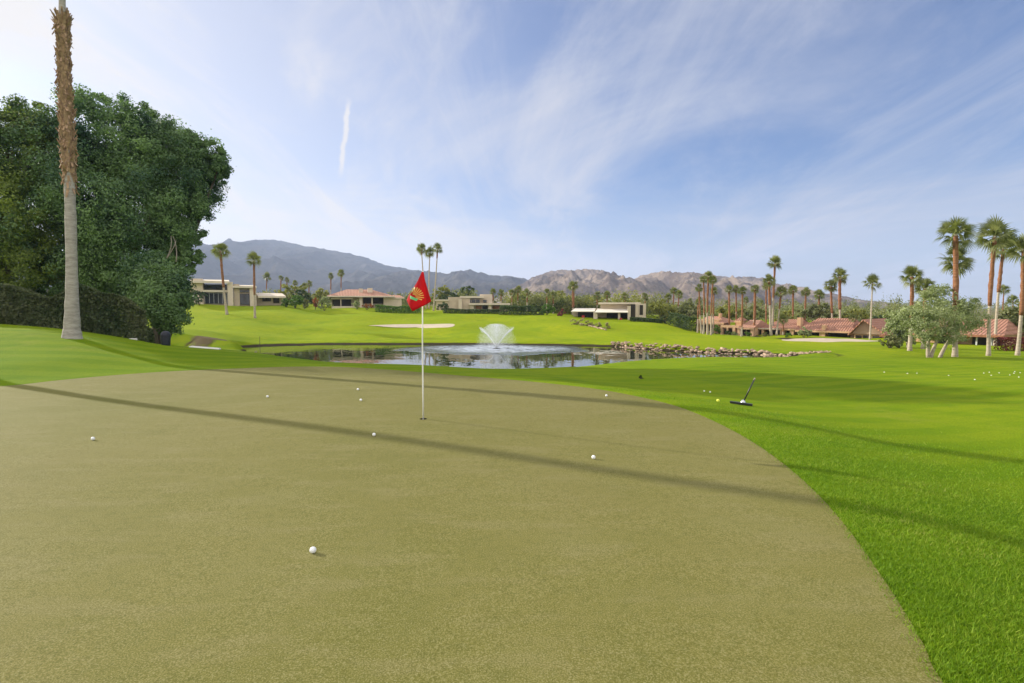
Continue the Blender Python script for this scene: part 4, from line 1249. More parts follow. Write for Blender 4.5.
    S('round_bush', 'round dark green bush left of the awning house', 'bush', lb([(547, 308, 5), (551, 309, 4.5), (544, 310, 4)], 93), 2000, 0.24, 'bush_green')
    S('red_bush', 'small dark red bush under the lone thick palm', 'bush', lb([(562, 312.5, 3.4), (559, 314, 2.8)], 90), 900, 0.2, 'maroon')
    S('low_shrub', 'low dark shrub between the round bush and the lumpy hedge', 'shrub', lb([(538, 313, 3.6), (534, 311, 4), (541, 314, 3)], 92), 1200, 0.22, 'bush_dark')
    tree('garden_tree', 'loose yellow olive tree on the left of a row between the houses', 'tree', at(521, 112), lb([(519, 301, 6), (524, 298, 6), (515, 303, 5), (528, 303, 5)], 112), 2600, 0.34, 'yellow_tree', 0.12)
    tree('garden_tree', 'olive green tree in the middle of a row between the houses', 'tree', at(538, 110), lb([(537, 302, 6), (533, 304, 5), (542, 302, 5)], 110), 2200, 0.34, 'acacia', 0.12)
    tree('garden_tree', 'bright yellow tree beside the lone thick palm', 'tree', at(562, 112), lb([(560, 297, 6), (565, 296, 5), (561, 303, 6), (555, 301, 5)], 112), 2800, 0.34, 'yellow_tree', 0.12)
    tree('garden_tree', 'olive tree filling the gap right of the lone thick palm', 'tree', at(585, 116), lb([(582, 303, 6), (589, 301, 6), (594, 304, 5), (577, 305, 5)], 116), 2600, 0.36, 'acacia', 0.12)
    tree('round_tree', 'full round yellow green tree on the right of the awning house', 'tree', at(665, 87), lb([(659, 308, 8), (667, 310, 8), (673, 313, 6), (654, 307, 5), (664, 316, 6), (662, 303, 4)], 87), 5200, 0.26, 'yellow_tree', 0.16)
    S('dark_shrub', 'dark foot shrub beneath the full round yellow green tree', 'shrub', lb([(666, 319, 4), (661, 320, 3), (671, 320, 3)], 84), 1300, 0.22, 'bush_dark')
    hedge('dark_hedge', 'dark clipped hedge running from the awning house to the round tree', [at(630, 84.5), at(662, 84)], 0.6, 1.0, 2600, 0.2, 'bush_dark')
    hedge('tall_hedge', 'tall dark clipped hedge on the slope right of the round tree', [at(672, 82), at(694, 77)], 1.9, 1.4, 4600, 0.2, 'bush_dark')
    tree('garden_tree', 'grey green tree in the gap behind the tall dark hedge', 'tree', at(690, 100), lb([(686, 308, 6), (693, 307, 5), (698, 310, 6), (680, 309, 5)], 100), 2400, 0.34, 'acacia', 0.12)
    tree('garden_tree', 'olive tree above the roof of the peach cottage', 'tree', at(722, 85), lb([(722, 313, 6), (729, 311, 7), (737, 313, 6), (716, 315, 4)], 85), 3000, 0.3, 'yellow_tree', 0.15)
    tree('garden_tree', 'pale olive tree above the square tiled turret', 'tree', at(750, 90), lb([(748, 311, 7), (757, 310, 6), (764, 314, 5), (742, 314, 5)], 90), 2800, 0.3, 'acacia', 0.15)
    tree('garden_tree', 'green tree behind the red roof right of the tallest palm', 'tree', at(783, 78), lb([(782, 316, 5), (788, 315, 5), (778, 319, 4)], 78), 2000, 0.28, 'yellow_tree', 0.15)
    tree('garden_tree', 'olive tree behind the red roof right of the square chimney', 'tree', at(814, 80), lb([(808, 313, 6), (816, 311, 7), (825, 311, 7), (830, 315, 6), (800, 314, 5)], 80), 4000, 0.3, 'acacia', 0.15)
    tree('garden_tree', 'yellow green tree over the roof end left of the slim pale palm', 'tree', at(856, 78), lb([(850, 315, 5), (858, 314, 5), (865, 316, 5), (845, 317, 4)], 78), 2400, 0.3, 'yellow_tree', 0.15)
    tree('garden_tree', 'very dark tree behind the slim pale palm', 'tree', at(880, 72), lb([(878, 319, 5), (884, 320, 5), (889, 322, 4), (874, 321, 4)], 72), 2400, 0.28, 'bush_dark', 0.15)
    S('agave_shrub', 'blue grey spiky shrub before the long peach house', 'shrub', lb([(804, 331, 4), (808, 333, 4), (800, 333, 3)], 68), 1500, 0.22, 'olive')
    S('foot_shrub', 'green shrub before the peach cottage wall', 'shrub', lb([(716, 328, 3.2), (719, 330, 3)], 75.5), 900, 0.2, 'bush_green')
    S('foot_shrub', 'low green shrub before the patio near the young palm', 'shrub', lb([(789, 335, 2.6), (786, 336, 2)], 69), 700, 0.18, 'bush_green')
    for i, (x, y, c) in enumerate([(727, 333.5, 'bush_dark'), (733.5, 334.5, 'olive'), (747, 335, 'bush_green'), (765, 335.5, 'acacia')]):
        S('foot_shrub', ['dark low shrub left of the arcade palms', 'grey low shrub between the arcade palms', 'bright low shrub right of the arcade palms', 'olive low shrub left of the white footed palm'][i],
          'shrub', lb([(x, y - 1, 2.3), (x + 2.5, y - 0.4, 1.8)], 71.5), 600, 0.18, c)
    # planted bank below the awning house
    p = hit(594, 327)
    for dx, dy, r in ((-2.6, 1.4, 0.6), (-1.6, 0.6, 0.75), (-0.5, 0.4, 0.6), (0.6, -0.2, 0.55), (1.7, -0.6, 0.5)):
        x, y = p.x + dx, p.y + dy; z = Tz(x, y)
        S('bank_plant', 'dry straw coloured plant among rocks on the slope below the awnings', 'plant', [(x, y, z + r * 0.45, r), (x + 0.2, y, z + r * 0.3, r * 0.7)], 520, 0.18, 'straw', 'straw coloured plants on the bank')
    for i in range(16):
        q = hit(580 + i * 1.7, 324 + i * 0.42)
        rock(q.x, q.y, q.z + 0.04, random.uniform(0.12, 0.25), 'grey brown rock in the planted strip on the slope below the awnings', 'rocks on the bank')
    # small dark tuft on the near slope
    p = hit(641, 379)
    S('grass_tuft', 'small dark tuft on the mown slope right of the pond', 'plant', [(p.x, p.y, p.z + 0.05, 0.06), (p.x + .03, p.y, p.z + 0.02, 0.05)], 400, 0.05, 'bush_dark')


def build_treeline():
    """the far belt of gardens that reads as one mass"""
    def belt(n, y0, y1, p0, p1, t0, t1, lm, label, leaf, m):
        pos = []
        for i in range(n):
            px = random.uniform(p0, p1); Y = random.uniform(y0, y1)
            x = (px - 512) / F * Y
            g = Tz(x, Y)
            hh = max(1.6, P(px, random.uniform(t0, t1), Y).z - g)
            r = random.uniform(1.5, 3.2)
            e = rng.normal(0, 1, (m, 3)); e /= np.linalg.norm(e, axis=1)[:, None]
            k = rng.integers(0, 5, m); sub = rng.normal(0, 0.45, (5, 3))
            pos.append(np.array([x, Y, g + hh * 0.52]) + (e * 0.62 + sub[k]) * np.array([r, r, hh * 0.46]) * rng.uniform(0.6, 1.0, m)[:, None])
        pos = np.concatenate(pos)
        pos = pos[pos[:, 2] > T(pos[:, 0], pos[:, 1])]
        v, f = leaves(pos, leaf, 0.3)
        tag(mesh_np('treeline', v, f, M[lm]), label, 'trees', None, 'stuff')
    belt(420, 150, 420, 150, 1010, 296, 306, 'acacia', 'distant belt of garden trees at the foot of the hills', 0.62, 150)
    belt(46, 103, 118, 508, 664, 289, 301, 'yellow_tree', 'yellow green belt of garden trees between the beige houses', 0.36, 320)
    belt(56, 101, 116, 504, 664, 291, 302, 'acacia', 'olive belt of garden trees between the beige houses', 0.36, 320)
    belt(22, 101, 112, 504, 664, 293, 304, 'bush_dark', 'dark belt of garden trees between the beige houses', 0.36, 320)
    belt(70, 95, 130, 690, 920, 303, 314, 'acacia', 'olive belt of garden trees behind the red roofs', 0.42, 240)
    belt(60, 113, 126, 255, 512, 287, 300, 'acacia', 'olive belt of garden trees behind the far bank houses', 0.42, 240)


# ------------------------------------------------------------------ hills
def hill_mat(name, rock_c, scrub_c, pale_c, sc):
    m, nt, b = mat(name)
    a = noise_node(nt, sc, 8, 0.68); d = noise_node(nt, sc * 14, 6, 0.7)
    c = mixc(nt, maprange(nt, a.outputs['Fac'], 0.40, 0.62), rock_c, pale_c)
    c = mixc(nt, maths(nt, 'MULTIPLY', maprange(nt, d.outputs['Fac'], 0.48, 0.66), 0.75), c, scrub_c)
    nt.links.new(c, b.inputs['Base Color']); b.inputs['Roughness'].default_value = 1.0; b.inputs['Specular IOR Level'].default_value = 0.0
    return m


def hill(pts, Yr, front, back, seed, m, amp=0.35, foot=-4.0, nsc=7.5):
    pts = np.array(pts, float)
    N, Mv = 300, 90
    px = np.linspace(pts[0, 0], pts[-1, 0], N)
    py = np.interp(px, pts[:, 0], pts[:, 1])
    py = py + np.array([1.2 * noise.noise(Vector((a * 0.11, seed, 0))) + 0.9 * noise.noise(Vector((a * 0.30, seed, 4))) + 0.5 * noise.noise(Vector((a * 0.7, seed, 8))) for a in px]) * np.clip((309 - py) / 20, 0, 1)
    v = []
    for j in range(Mv):
        t = j / (Mv - 1)
        if t < 0.72:
            u = t / 0.72; Y = Yr - front * (1 - u); s = u ** 0.85
        else:
            u = (t - 0.72) / 0.28; Y = Yr + back * u; s = 1 - u
        for i in range(N):
            top = P(px[i], py[i], Yr)
            x = top.x
            hgt = top.z - foot
            q = Vector((x / front * nsc, Y / front * nsc * 0.45, seed * 3.1))
            n = 0.0; a = 1.0; w = 1.0
            for o in range(6):
                r = 1 - abs(noise.noise(q * (2 ** o) + Vector((o * 5.2, 0, 0))))
                n += a * (r * r - 0.6); a *= 0.52
            k = s * (1 + amp * n * (1 - s) * 2.2) + amp * 0.13 * n * s * (1 - s * 0.85)
            if t >= 0.72:
                k = min(k, s * 1.02)
            v.append((x, Y + front * 0.05 * noise.noise(q * 0.7), foot + hgt * max(k, 0)))
    v = np.array(v)
    i = (np.arange(Mv - 1)[:, None] * N + np.arange(N - 1)[None, :]).ravel()
    o = mesh_np('hills', v, np.stack([i, i + 1, i + N + 1, i + N], 1), m, smooth=True)
    tag(o, kind='structure')


def build_hills():
    blue = hill_mat('far_mountain_rock', (0.048, 0.044, 0.044), (0.024, 0.028, 0.020), (0.085, 0.075, 0.068), 0.004)
    tan = hill_mat('near_hill_rock', (0.095, 0.070, 0.058), (0.040, 0.038, 0.028), (0.23, 0.180, 0.140), 0.010)
    hill([(60, 262), (120, 252), (170, 249), (190, 244), (212, 246), (232, 253), (247, 250), (258, 245), (268, 241), (275, 239.5), (290, 243), (305, 246), (330, 250), (350, 254), (365, 257), (385, 265), (400, 268), (430, 273), (460, 280), (500, 290), (540, 303)],
         2600, 1500, 900, 1, blue, 0.40)
    hill([(330, 303), (370, 285), (395, 272), (415, 270), (430, 271), (445, 274), (458, 272), (472, 270.5), (480, 272), (492, 276), (508, 275.5), (522, 278), (540, 282), (560, 290), (585, 303)],
         2100, 1000, 700, 2, blue, 0.40)
    hill([(470, 306), (500, 296), (520, 285), (533, 277), (548, 272), (560, 269.5), (566, 269), (574, 270.5), (584, 269), (594, 271), (606, 273), (616, 278), (626, 280), (636, 284), (660, 294), (690, 306)],
         1500, 700, 500, 3, tan, 0.58)
    hill([(600, 306), (622, 290), (632, 280), (642, 275.5), (655, 272), (664, 272), (671, 274.5), (678, 272.5), (686, 275), (694, 280), (704, 286), (730, 300), (745, 306)],
         1350, 600, 500, 4, tan, 0.62)
    hill([(650, 306), (672, 294), (688, 281), (700, 278), (712, 276.5), (724, 278), (738, 284), (752, 291), (770, 297), (790, 303), (812, 307)],
         1700, 700, 500, 5, tan, 0.55)
    hill([(700, 309), (780, 307), (830, 308.3), (850, 307.4), (875, 307.8), (905, 308.2), (960, 308), (1060, 306), (1200, 306)], 3600, 700, 600, 6, blue, 0.2)


# ------------------------------------------------------------------ small things
def uv_ball(r, name, m):
    bm = bmesh.new(); bmesh.ops.create_uvsphere(bm, u_segments=20, v_segments=12, radius=r)
    me = bpy.data.meshes.new(name); bm.to_mesh(me); bm.free()
    me.polygons.foreach_set('use_smooth', [True] * len(me.polygons)); me.materials.append(m)
    return me


def ball_mat():
    m = M['ball']; nt = m.node_tree; b = nt.nodes['Principled BSDF']
    vo = nd(nt, 'ShaderNodeTexVoronoi'); vo.inputs['Scale'].default_value = 260
    tc = nd(nt, 'ShaderNodeTexCoord'); lk(nt, tc, 'Object', vo, 'Vector')
    bp = nd(nt, 'ShaderNodeBump'); bp.inputs['Strength'].default_value = 0.4; bp.inputs['Distance'].default_value = 0.001
    lk(nt, vo, 'Distance', bp, 'Height'); lk(nt, bp, 'Normal', b, 'Normal')


def build_balls():
    ball_mat()
    me = uv_ball(0.02135, 'golf_ball', M['ball']); my = uv_ball(0.0225, 'golf_ball_yellow', M['ball_yellow'])
    G = 'golf balls on the putting green'
    rows = [(313, 552.4, 'nearest white golf ball, alone in the open middle of the green'), (93, 440.6, 'white golf ball alone on the far left of the green'),
            (374, 437.6, 'white golf ball touching the long palm shadow left of the hole'), (593.5, 458.4, 'white golf ball on the right of the green beyond the long shadow'),
            (267.5, 397.6, 'white golf ball at the back left of the green'), (361, 402.5, 'front one of two close white balls left of the flagstick'),
            (358, 391, 'back one of two close white balls left of the flagstick'), (606.5, 397, 'white golf ball near the back right edge of the green')]
    for px, py, lab in rows:
        x, y = green_xy(px, py)
        o = bpy.data.objects.new('golf_ball', me); C.objects.link(o)
        o.location = (x, y, float(undul(x, y)) + 0.004 + 0.0205)
        tag(o, lab, 'golf ball', G)
    p = hit(718, 402)
    o = link('golf_ball', my); o.location = p + Vector((0, 0, 0.03)); o.scale = (1.3,) * 3
    tag(o, 'yellow golf ball on the grass left of the black rake', 'golf ball')
    R = 'white balls scattered over the right lawn'
    for px, py in [(706, 391.5), (709, 392), (904, 373), (917, 372.8), (884, 372), (946, 375), (972, 379.5), (985, 373), (988, 372), (993, 375), (999, 372.5), (1007, 374.5), (1014, 373), (1017, 371.5), (1018, 372.5), (1020, 377)]:
        p = hit(px, py + 0.6)
        o = bpy.data.objects.new('golf_ball', me); C.objects.link(o)
        o.location = p + Vector((random.uniform(-.1, .1), random.uniform(-.1, .1), 0.008))
        tag(o, 'white practice ball in the loose scatter on the right lawn', 'golf ball', R)


def flag_mat():
    m = simple('red_flag_cloth', (0.62, 0.012, 0.02), 0.75, 0.1, 20)
    nt = m.node_tree; b = nt.nodes['Principled BSDF']
    tr = nd(nt, 'ShaderNodeBsdfTranslucent'); tr.inputs['Color'].default_value = (0.62, 0.014, 0.02, 1)
    mx = nd(nt, 'ShaderNodeMixShader'); mx.inputs[0].default_value = 0.45
    lk(nt, b, 0, mx, 1); lk(nt, tr, 0, mx, 2); lk(nt, mx, 0, nt.nodes['Material Output'], 'Surface')
    return m


def build_flag():
    x, y = HOLE; k = y / F
    z0 = float(undul(x, y)) - 0.09
    root = empty('flagstick', (x, y, 0.0), 'white flagstick with a red flag standing in the hole on the green', 'flagstick')
    top = P(423, 272.5, y)
    Bag().tube([(0, 0, z0), (0, 0, 0.5), (0, 0, 1.2), (top.x - x, 0, top.z)], [0.0115, 0.0110, 0.0095, 0.007], 12).build('pole', M['pole'], root, True)
    Bag().lathe([(0, 0.014), (0.009, 0.012), (0.012, 0.0), (0.009, -0.012), (0.0, -0.014)], 12, (top.x - x, 0, top.z + 0.01)).build('ferrule', M['pole'], root, True)
    # hanging cloth: outline surveyed from the photo, (s,t) -> place, with folds
    def pt(px, py):
        p = P(px, py, y); return Vector((p.x - x, 0, p.z))
    Ltop, Lbot = [], []
    rows = 22; cols = 26
    left = [(0.0, 422.3, 272), (0.25, 418.5, 280.5), (0.5, 414, 288), (0.75, 409.5, 295.5), (0.9, 407.4, 300.5), (1.0, 413.8, 311.3)]
    right = [(0.0, 424.0, 272), (0.25, 425.6, 281), (0.5, 428, 288.5), (0.75, 430.2, 296), (0.9, 431.8, 301), (1.0, 431.6, 302.2)]
    def ip(tab, t):
        a = np.array(tab)
        return float(np.interp(t, a[:, 0], a[:, 1])), float(np.interp(t, a[:, 0], a[:, 2]))
    def cloth(s, t):
        l, r = ip(left, t), ip(right, t)
        px = l[0] + (r[0] - l[0]) * s; py = l[1] + (r[1] - l[1]) * s
        if t > 0.9:   # hem: from the left corner down to the low point and up to the right corner
            hem = np.array([(0, 407.4, 300.5), (0.28, 413.8, 311.3), (0.55, 421, 307.6), (0.75, 426, 305), (1, 431.8, 301.5)])
            hx, hy = float(np.interp(s, hem[:, 0], hem[:, 1])), float(np.interp(s, hem[:, 0], hem[:, 2]))
            l9, r9 = ip(left, 0.9), ip(right, 0.9)
            bx, by = l9[0] + (r9[0] - l9[0]) * s, l9[1] + (r9[1] - l9[1]) * s
            u = (t - 0.9) / 0.1
            px, py = bx + (hx - bx) * u, by + (hy - by) * u
        p = pt(px, py)
        fold = 0.030 * t * math.sin(s * 6.5 + 1.1 + t * 1.4) + 0.010 * t * math.sin(s * 15 + 2)
        p.y = -0.035 - 0.04 * t + fold
        return p
    v = [cloth(i / cols, (j / rows) ** 0.9) for j in range(rows + 1) for i in range(cols + 1)]
    f = [(j * (cols + 1) + i, j * (cols + 1) + i + 1, (j + 1) * (cols + 1) + i + 1, (j + 1) * (cols + 1) + i) for j in range(rows) for i in range(cols)]
    me = bpy.data.meshes.new('flag'); me.from_pydata([tuple(p) for p in v], [], f); me.update()
    cl = link('flag', me, root, True, [flag_mat()])
    md = cl.modifiers.new('thick', 'SOLIDIFY'); md.thickness = 0.003
    # printed emblem: a fan of gold rays over green leaves, following the cloth
    gold = simple('gold_print', (0.78, 0.58, 0.13), 0.7, 0.2, 30); lime = simple('green_print', (0.13, 0.44, 0.17), 0.7, 0.2, 30); cream = simple('cream_print', (0.66, 0.66, 0.40), 0.7, 0.1, 30)

    from mathutils.bvhtree import BVHTree
    bv = BVHTree.FromPolygons(v, f)

    def on(px, py):
        p = pt(px, py)
        hitp = bv.ray_cast(Vector((p.x, -1.0, p.z)), Vector((0, 1, 0)))[0]
        q = hitp if hitp is not None else Vector((p.x, -0.1, p.z))
        return Vector((p.x, q.y - 0.007, p.z))

    def strip(name, polys, m, n=5):
        vv, ff = [], []
        for a0, a1, b0, b1 in polys:      # edge a (start,end) and edge b
            base = len(vv)
            for i in range(n + 1):
                u = i / n
                vv.append(on(a0[0] + (a1[0] - a0[0]) * u, a0[1] + (a1[1] - a0[1]) * u)); vv.append(on(b0[0] + (b1[0] - b0[0]) * u, b0[1] + (b1[1] - b0[1]) * u))
            for i in range(n):
                ff.append((base + 2 * i, base + 2 * i + 1, base + 2 * i + 3, base + 2 * i + 2))
        me = bpy.data.meshes.new(name); me.from_pydata([tuple(p) for p in vv], [], ff); me.update()
        return link(name, me, cl, False, [m])
    rays = []
    c = (414.3, 297.4)
    for i in range(9):
        a = math.radians(96 - i * 14.0)
        L0, L1 = 2.6, 10.4 if 1 < i < 8 else 9.0
        w0, w1 = 0.13, 0.42
        d = (math.cos(a), -math.sin(a)); nrm = (d[1], -d[0])
        p0 = (c[0] + d[0] * L0, c[1] + d[1] * L0); p1 = (c[0] + d[0] * L1, c[1] + d[1] * L1)
        rays.append(((p0[0] + nrm[0] * w0, p0[1] + nrm[1] * w0), (p1[0] + nrm[0] * w1, p1[1] + nrm[1] * w1), (p0[0] - nrm[0] * w0, p0[1] - nrm[1] * w0), (p1[0] - nrm[0] * w1, p1[1] - nrm[1] * w1)))
    strip('emblem_rays', rays, gold)
    strip('emblem_leaf', [((410.6, 295.4), (419.4, 299.2), (411.2, 298.6), (417.6, 301.2))], lime)
    strip('emblem_edge', [((416.0, 287.6), (410.9, 294.6), (415.0, 287.0), (409.9, 294.0))], cream)


def build_rake():
    p = hit(743, 404.5); k = p.y / F
    root = empty('hand_rake', p, 'black leaning rod with silver joint on a flat cross bar right of the green', 'rake')
    a = (hit(730, 403.6) - p) * 1.0; b = (hit(752.5, 406.6) - p) * 1.0
    a.z += 0.03; b.z += 0.03
    d = (b - a).normalized(); n = Vector((-d.y, d.x, 0)).normalized()
    v = []
    for q, w in ((a, 0.030), (a + (b - a) * 0.5, 0.045), (b, 0.030)):
        for sx, sz in ((-1, -0.02), (1, -0.02), (1, 0.02), (-1, 0.02)):
            v.append(q + n * w * sx + Vector((0, 0, sz)))
    f = [(0, 1, 2, 3), (11, 10, 9, 8)] + [(i * 4 + j, i * 4 + (j + 1) % 4, (i + 1) * 4 + (j + 1) % 4, (i + 1) * 4 + j) for i in range(2) for j in range(4)]
    Bag().add(v, f).build('head', M['black'], root)
    t = P(755, 378, p.y - 0.05) - p
    Bag().tube([(0, 0, 0.04), t * 0.5 + Vector((0, 0, 0.02)), t * 0.93], [0.0145, 0.0135, 0.0125], 10).build('shaft', M['black'], root, True)
    Bag().tube([t * 0.92, t], [0.0165, 0.014], 10).build('end_cap', M['limb'], root, True)
    Bag().lathe([(0, 0.10), (0.03, 0.09), (0.05, 0.05), (0.055, 0.0), (0, -0.01)], 14).build('joint', M['steel'], root, True)


def build_bits():
    p = hit(166, 345.4); k = p.y / F
    root = empty('litter_bin', p, 'short dark navy bin with domed lid at the foot of the leafy bush', 'bin')
    r = 4.3 * k; h = 14.5 * k
    Bag().lathe([(0, -0.05), (r * 0.85, -0.05), (r * 0.92, 0.1 * h), (r, 0.45 * h), (r * 0.98, 0.72 * h)], 20).build('body', M['bin'], root, True)
    Bag().lathe([(r * 1.03, 0.66 * h), (r * 1.03, 0.70 * h), (r * 0.96, 0.80 * h), (r * 0.80, 0.90 * h), (r * 0.5, 0.97 * h), (0, h)], 20).build('lid', M['bin'], root, True)
    for (x0, y0, x1, y1), lab in (((133, 339.5, 159, 341.5), 'white concrete ledge behind the black bin, partly hidden by grass'), ((190, 347.2, 220, 349.6), 'white concrete ledge on bare earth right of the black bin')):
        a, b = hit(x0, y0), hit(x1, y1)
        u = (b - a).normalized(); n = Vector((-u.y, u.x, 0)).normalized() * 0.15
        hz = Vector((0, 0, 0.045)); lo = Vector((0, 0, -0.25))
        bag = Bag().add([a - n + lo, b - n + lo, b + n + lo, a + n + lo, a - n + hz, b - n + hz, b + n + hz, a + n + hz], [(0, 3, 2, 1), (4, 5, 6, 7), (0, 1, 5, 4), (1, 2, 6, 5), (2, 3, 7, 6), (3, 0, 4, 7)])
        o = bag.build('concrete_ledge', M['kerb']); tag(o, lab, 'ledge')
        md = o.modifiers.new('edge', 'BEVEL'); md.width = 0.02
    # thin marker stick by the inlet and bunker pin
    p = hit(260, 352); o = Bag().tube([(0, 0, -0.1), (0.02, 0, 1.55)], [0.03, 0.02], 6).build('marker_stake', M['limb_dark']); o.location = p
    tag(o, 'thin dark stake at the left end of the pond', 'stake')


def blade_mat():
    m, nt, b = mat('grass_blade')
    g = nd(nt, 'ShaderNodeNewGeometry'); n = noise_node(nt, 1.1, 3, 0.6)
    f = maths(nt, 'ADD', maths(nt, 'MULTIPLY', g.outputs['Random Per Island'], 0.75), maths(nt, 'SUBTRACT', maths(nt, 'MULTIPLY', n.outputs['Fac'], 0.9), 0.35), True)
    r = ramp(nt, [(0.0, (0.095, 0.195, 0.006)), (0.55, (0.185, 0.315, 0.010)), (0.85, (0.28, 0.37, 0.03)), (1.0, (0.40, 0.40, 0.11))])
    nt.links.new(f, r.inputs['Fac']); lk(nt, r, 'Color', b, 'Base Color')
    b.inputs['Roughness'].default_value = 0.6; b.inputs['Specular IOR Level'].default_value = 0.25
    tr = nd(nt, 'ShaderNodeBsdfTranslucent'); lk(nt, r, 'Color', tr, 'Color')
    mx = nd(nt, 'ShaderNodeMixShader'); mx.inputs[0].default_value = 0.4
    lk(nt, b, 0, mx, 1); lk(nt, tr, 0, mx, 2); lk(nt, mx, 0, nt.nodes['Material Output'], 'Surface')
    return m


def build_grass():
    """mown blades round the green, thinning with distance"""
    xs, ys, sz = [], [], []
    def scatter(x0, x1, y0, y1, dens, s, near, far):
        n = int((x1 - x0) * (y1 - y0) * dens)
        x = rng.uniform(x0, x1, n); y = rng.uniform(y0, y1, n)
        d = inside_dist(GREEN_S, x, y)
        r = np.hypot(x, y)
        fade = sstep(far, near, r + 0.7 * np.sin(x * 1.7) * np.sin(y * 1.3))
        k = (d < 0.015 + rng.normal(0, 0.028, n)) & (rng.uniform(0, 1, n) < sstep(2.0 * y + 4.5, 1.0 * y + 1.0, x)) & (rng.uniform(0, 1, n) < fade)
        xs.append(x[k]); ys.append(y[k]); sz.append(np.full(k.sum(), s))
    scatter(0.6, 6.2, 0.0, 6.2, 13500, 1.0, 3.0, 6.2)
    scatter(0.6, 8.6, 0.0, 8.6, 4600, 1.25, 4.4, 8.8)
    scatter(0.6, 11.5, 0.0, 11.5, 1800, 1.5, 5.5, 11.8)
    x = np.concatenate(xs); y = np.concatenate(ys); s = np.concatenate(sz)
    n = len(x)
    z = T(x, y) - 0.004
    a = rng.uniform(0, 2 * math.pi, n); w = 0.0024 * s * rng.uniform(0.7, 1.3, n); h = 0.026 * rng.uniform(0.6, 1.25, n) * (0.75 + 0.25 * s)
    lx, ly = rng.normal(0, 0.014, n) * s, rng.normal(0, 0.014, n) * s
    b = np.stack([x, y, z], 1)
    sd = np.stack([np.cos(a) * w, np.sin(a) * w, np.zeros(n)], 1)
    tip = b + np.stack([lx, ly, h], 1)
    v = np.stack([b - sd, b + sd, tip], 1).reshape(-1, 3)
    o = mesh_np('grass', v, np.arange(n * 3).reshape(-1, 3), blade_mat())
    tag(o, 'short mown grass round the putting green', 'grass', None, 'stuff')


# ------------------------------------------------------------------ air, sky, light, camera
def build_haze():
    b = Bag().box(-3600, 3600, -250, 4400, -9.0, 420)
    m = bpy.data.materials.new('haze_air'); m.use_nodes = True; nt = m.node_tree
    nt.nodes.remove(nt.nodes['Principled BSDF'])
    pv = nd(nt, 'ShaderNodeVolumePrincipled'); pv.inputs['Color'].default_value = (0.58, 0.71, 1.0, 1)
    pv.inputs['Density'].default_value = HAZE; pv.inputs['Anisotropy'].default_value = 0.2
    lk(nt, pv, 'Volume', nt.nodes['Material Output'], 'Volume')
    tag(b.build('haze', m), kind='stuff')


HAZE = 0.00017
SKY_STRENGTH, SUN_STRENGTH, EXPOSURE = 0.10, 4.8, 0.70


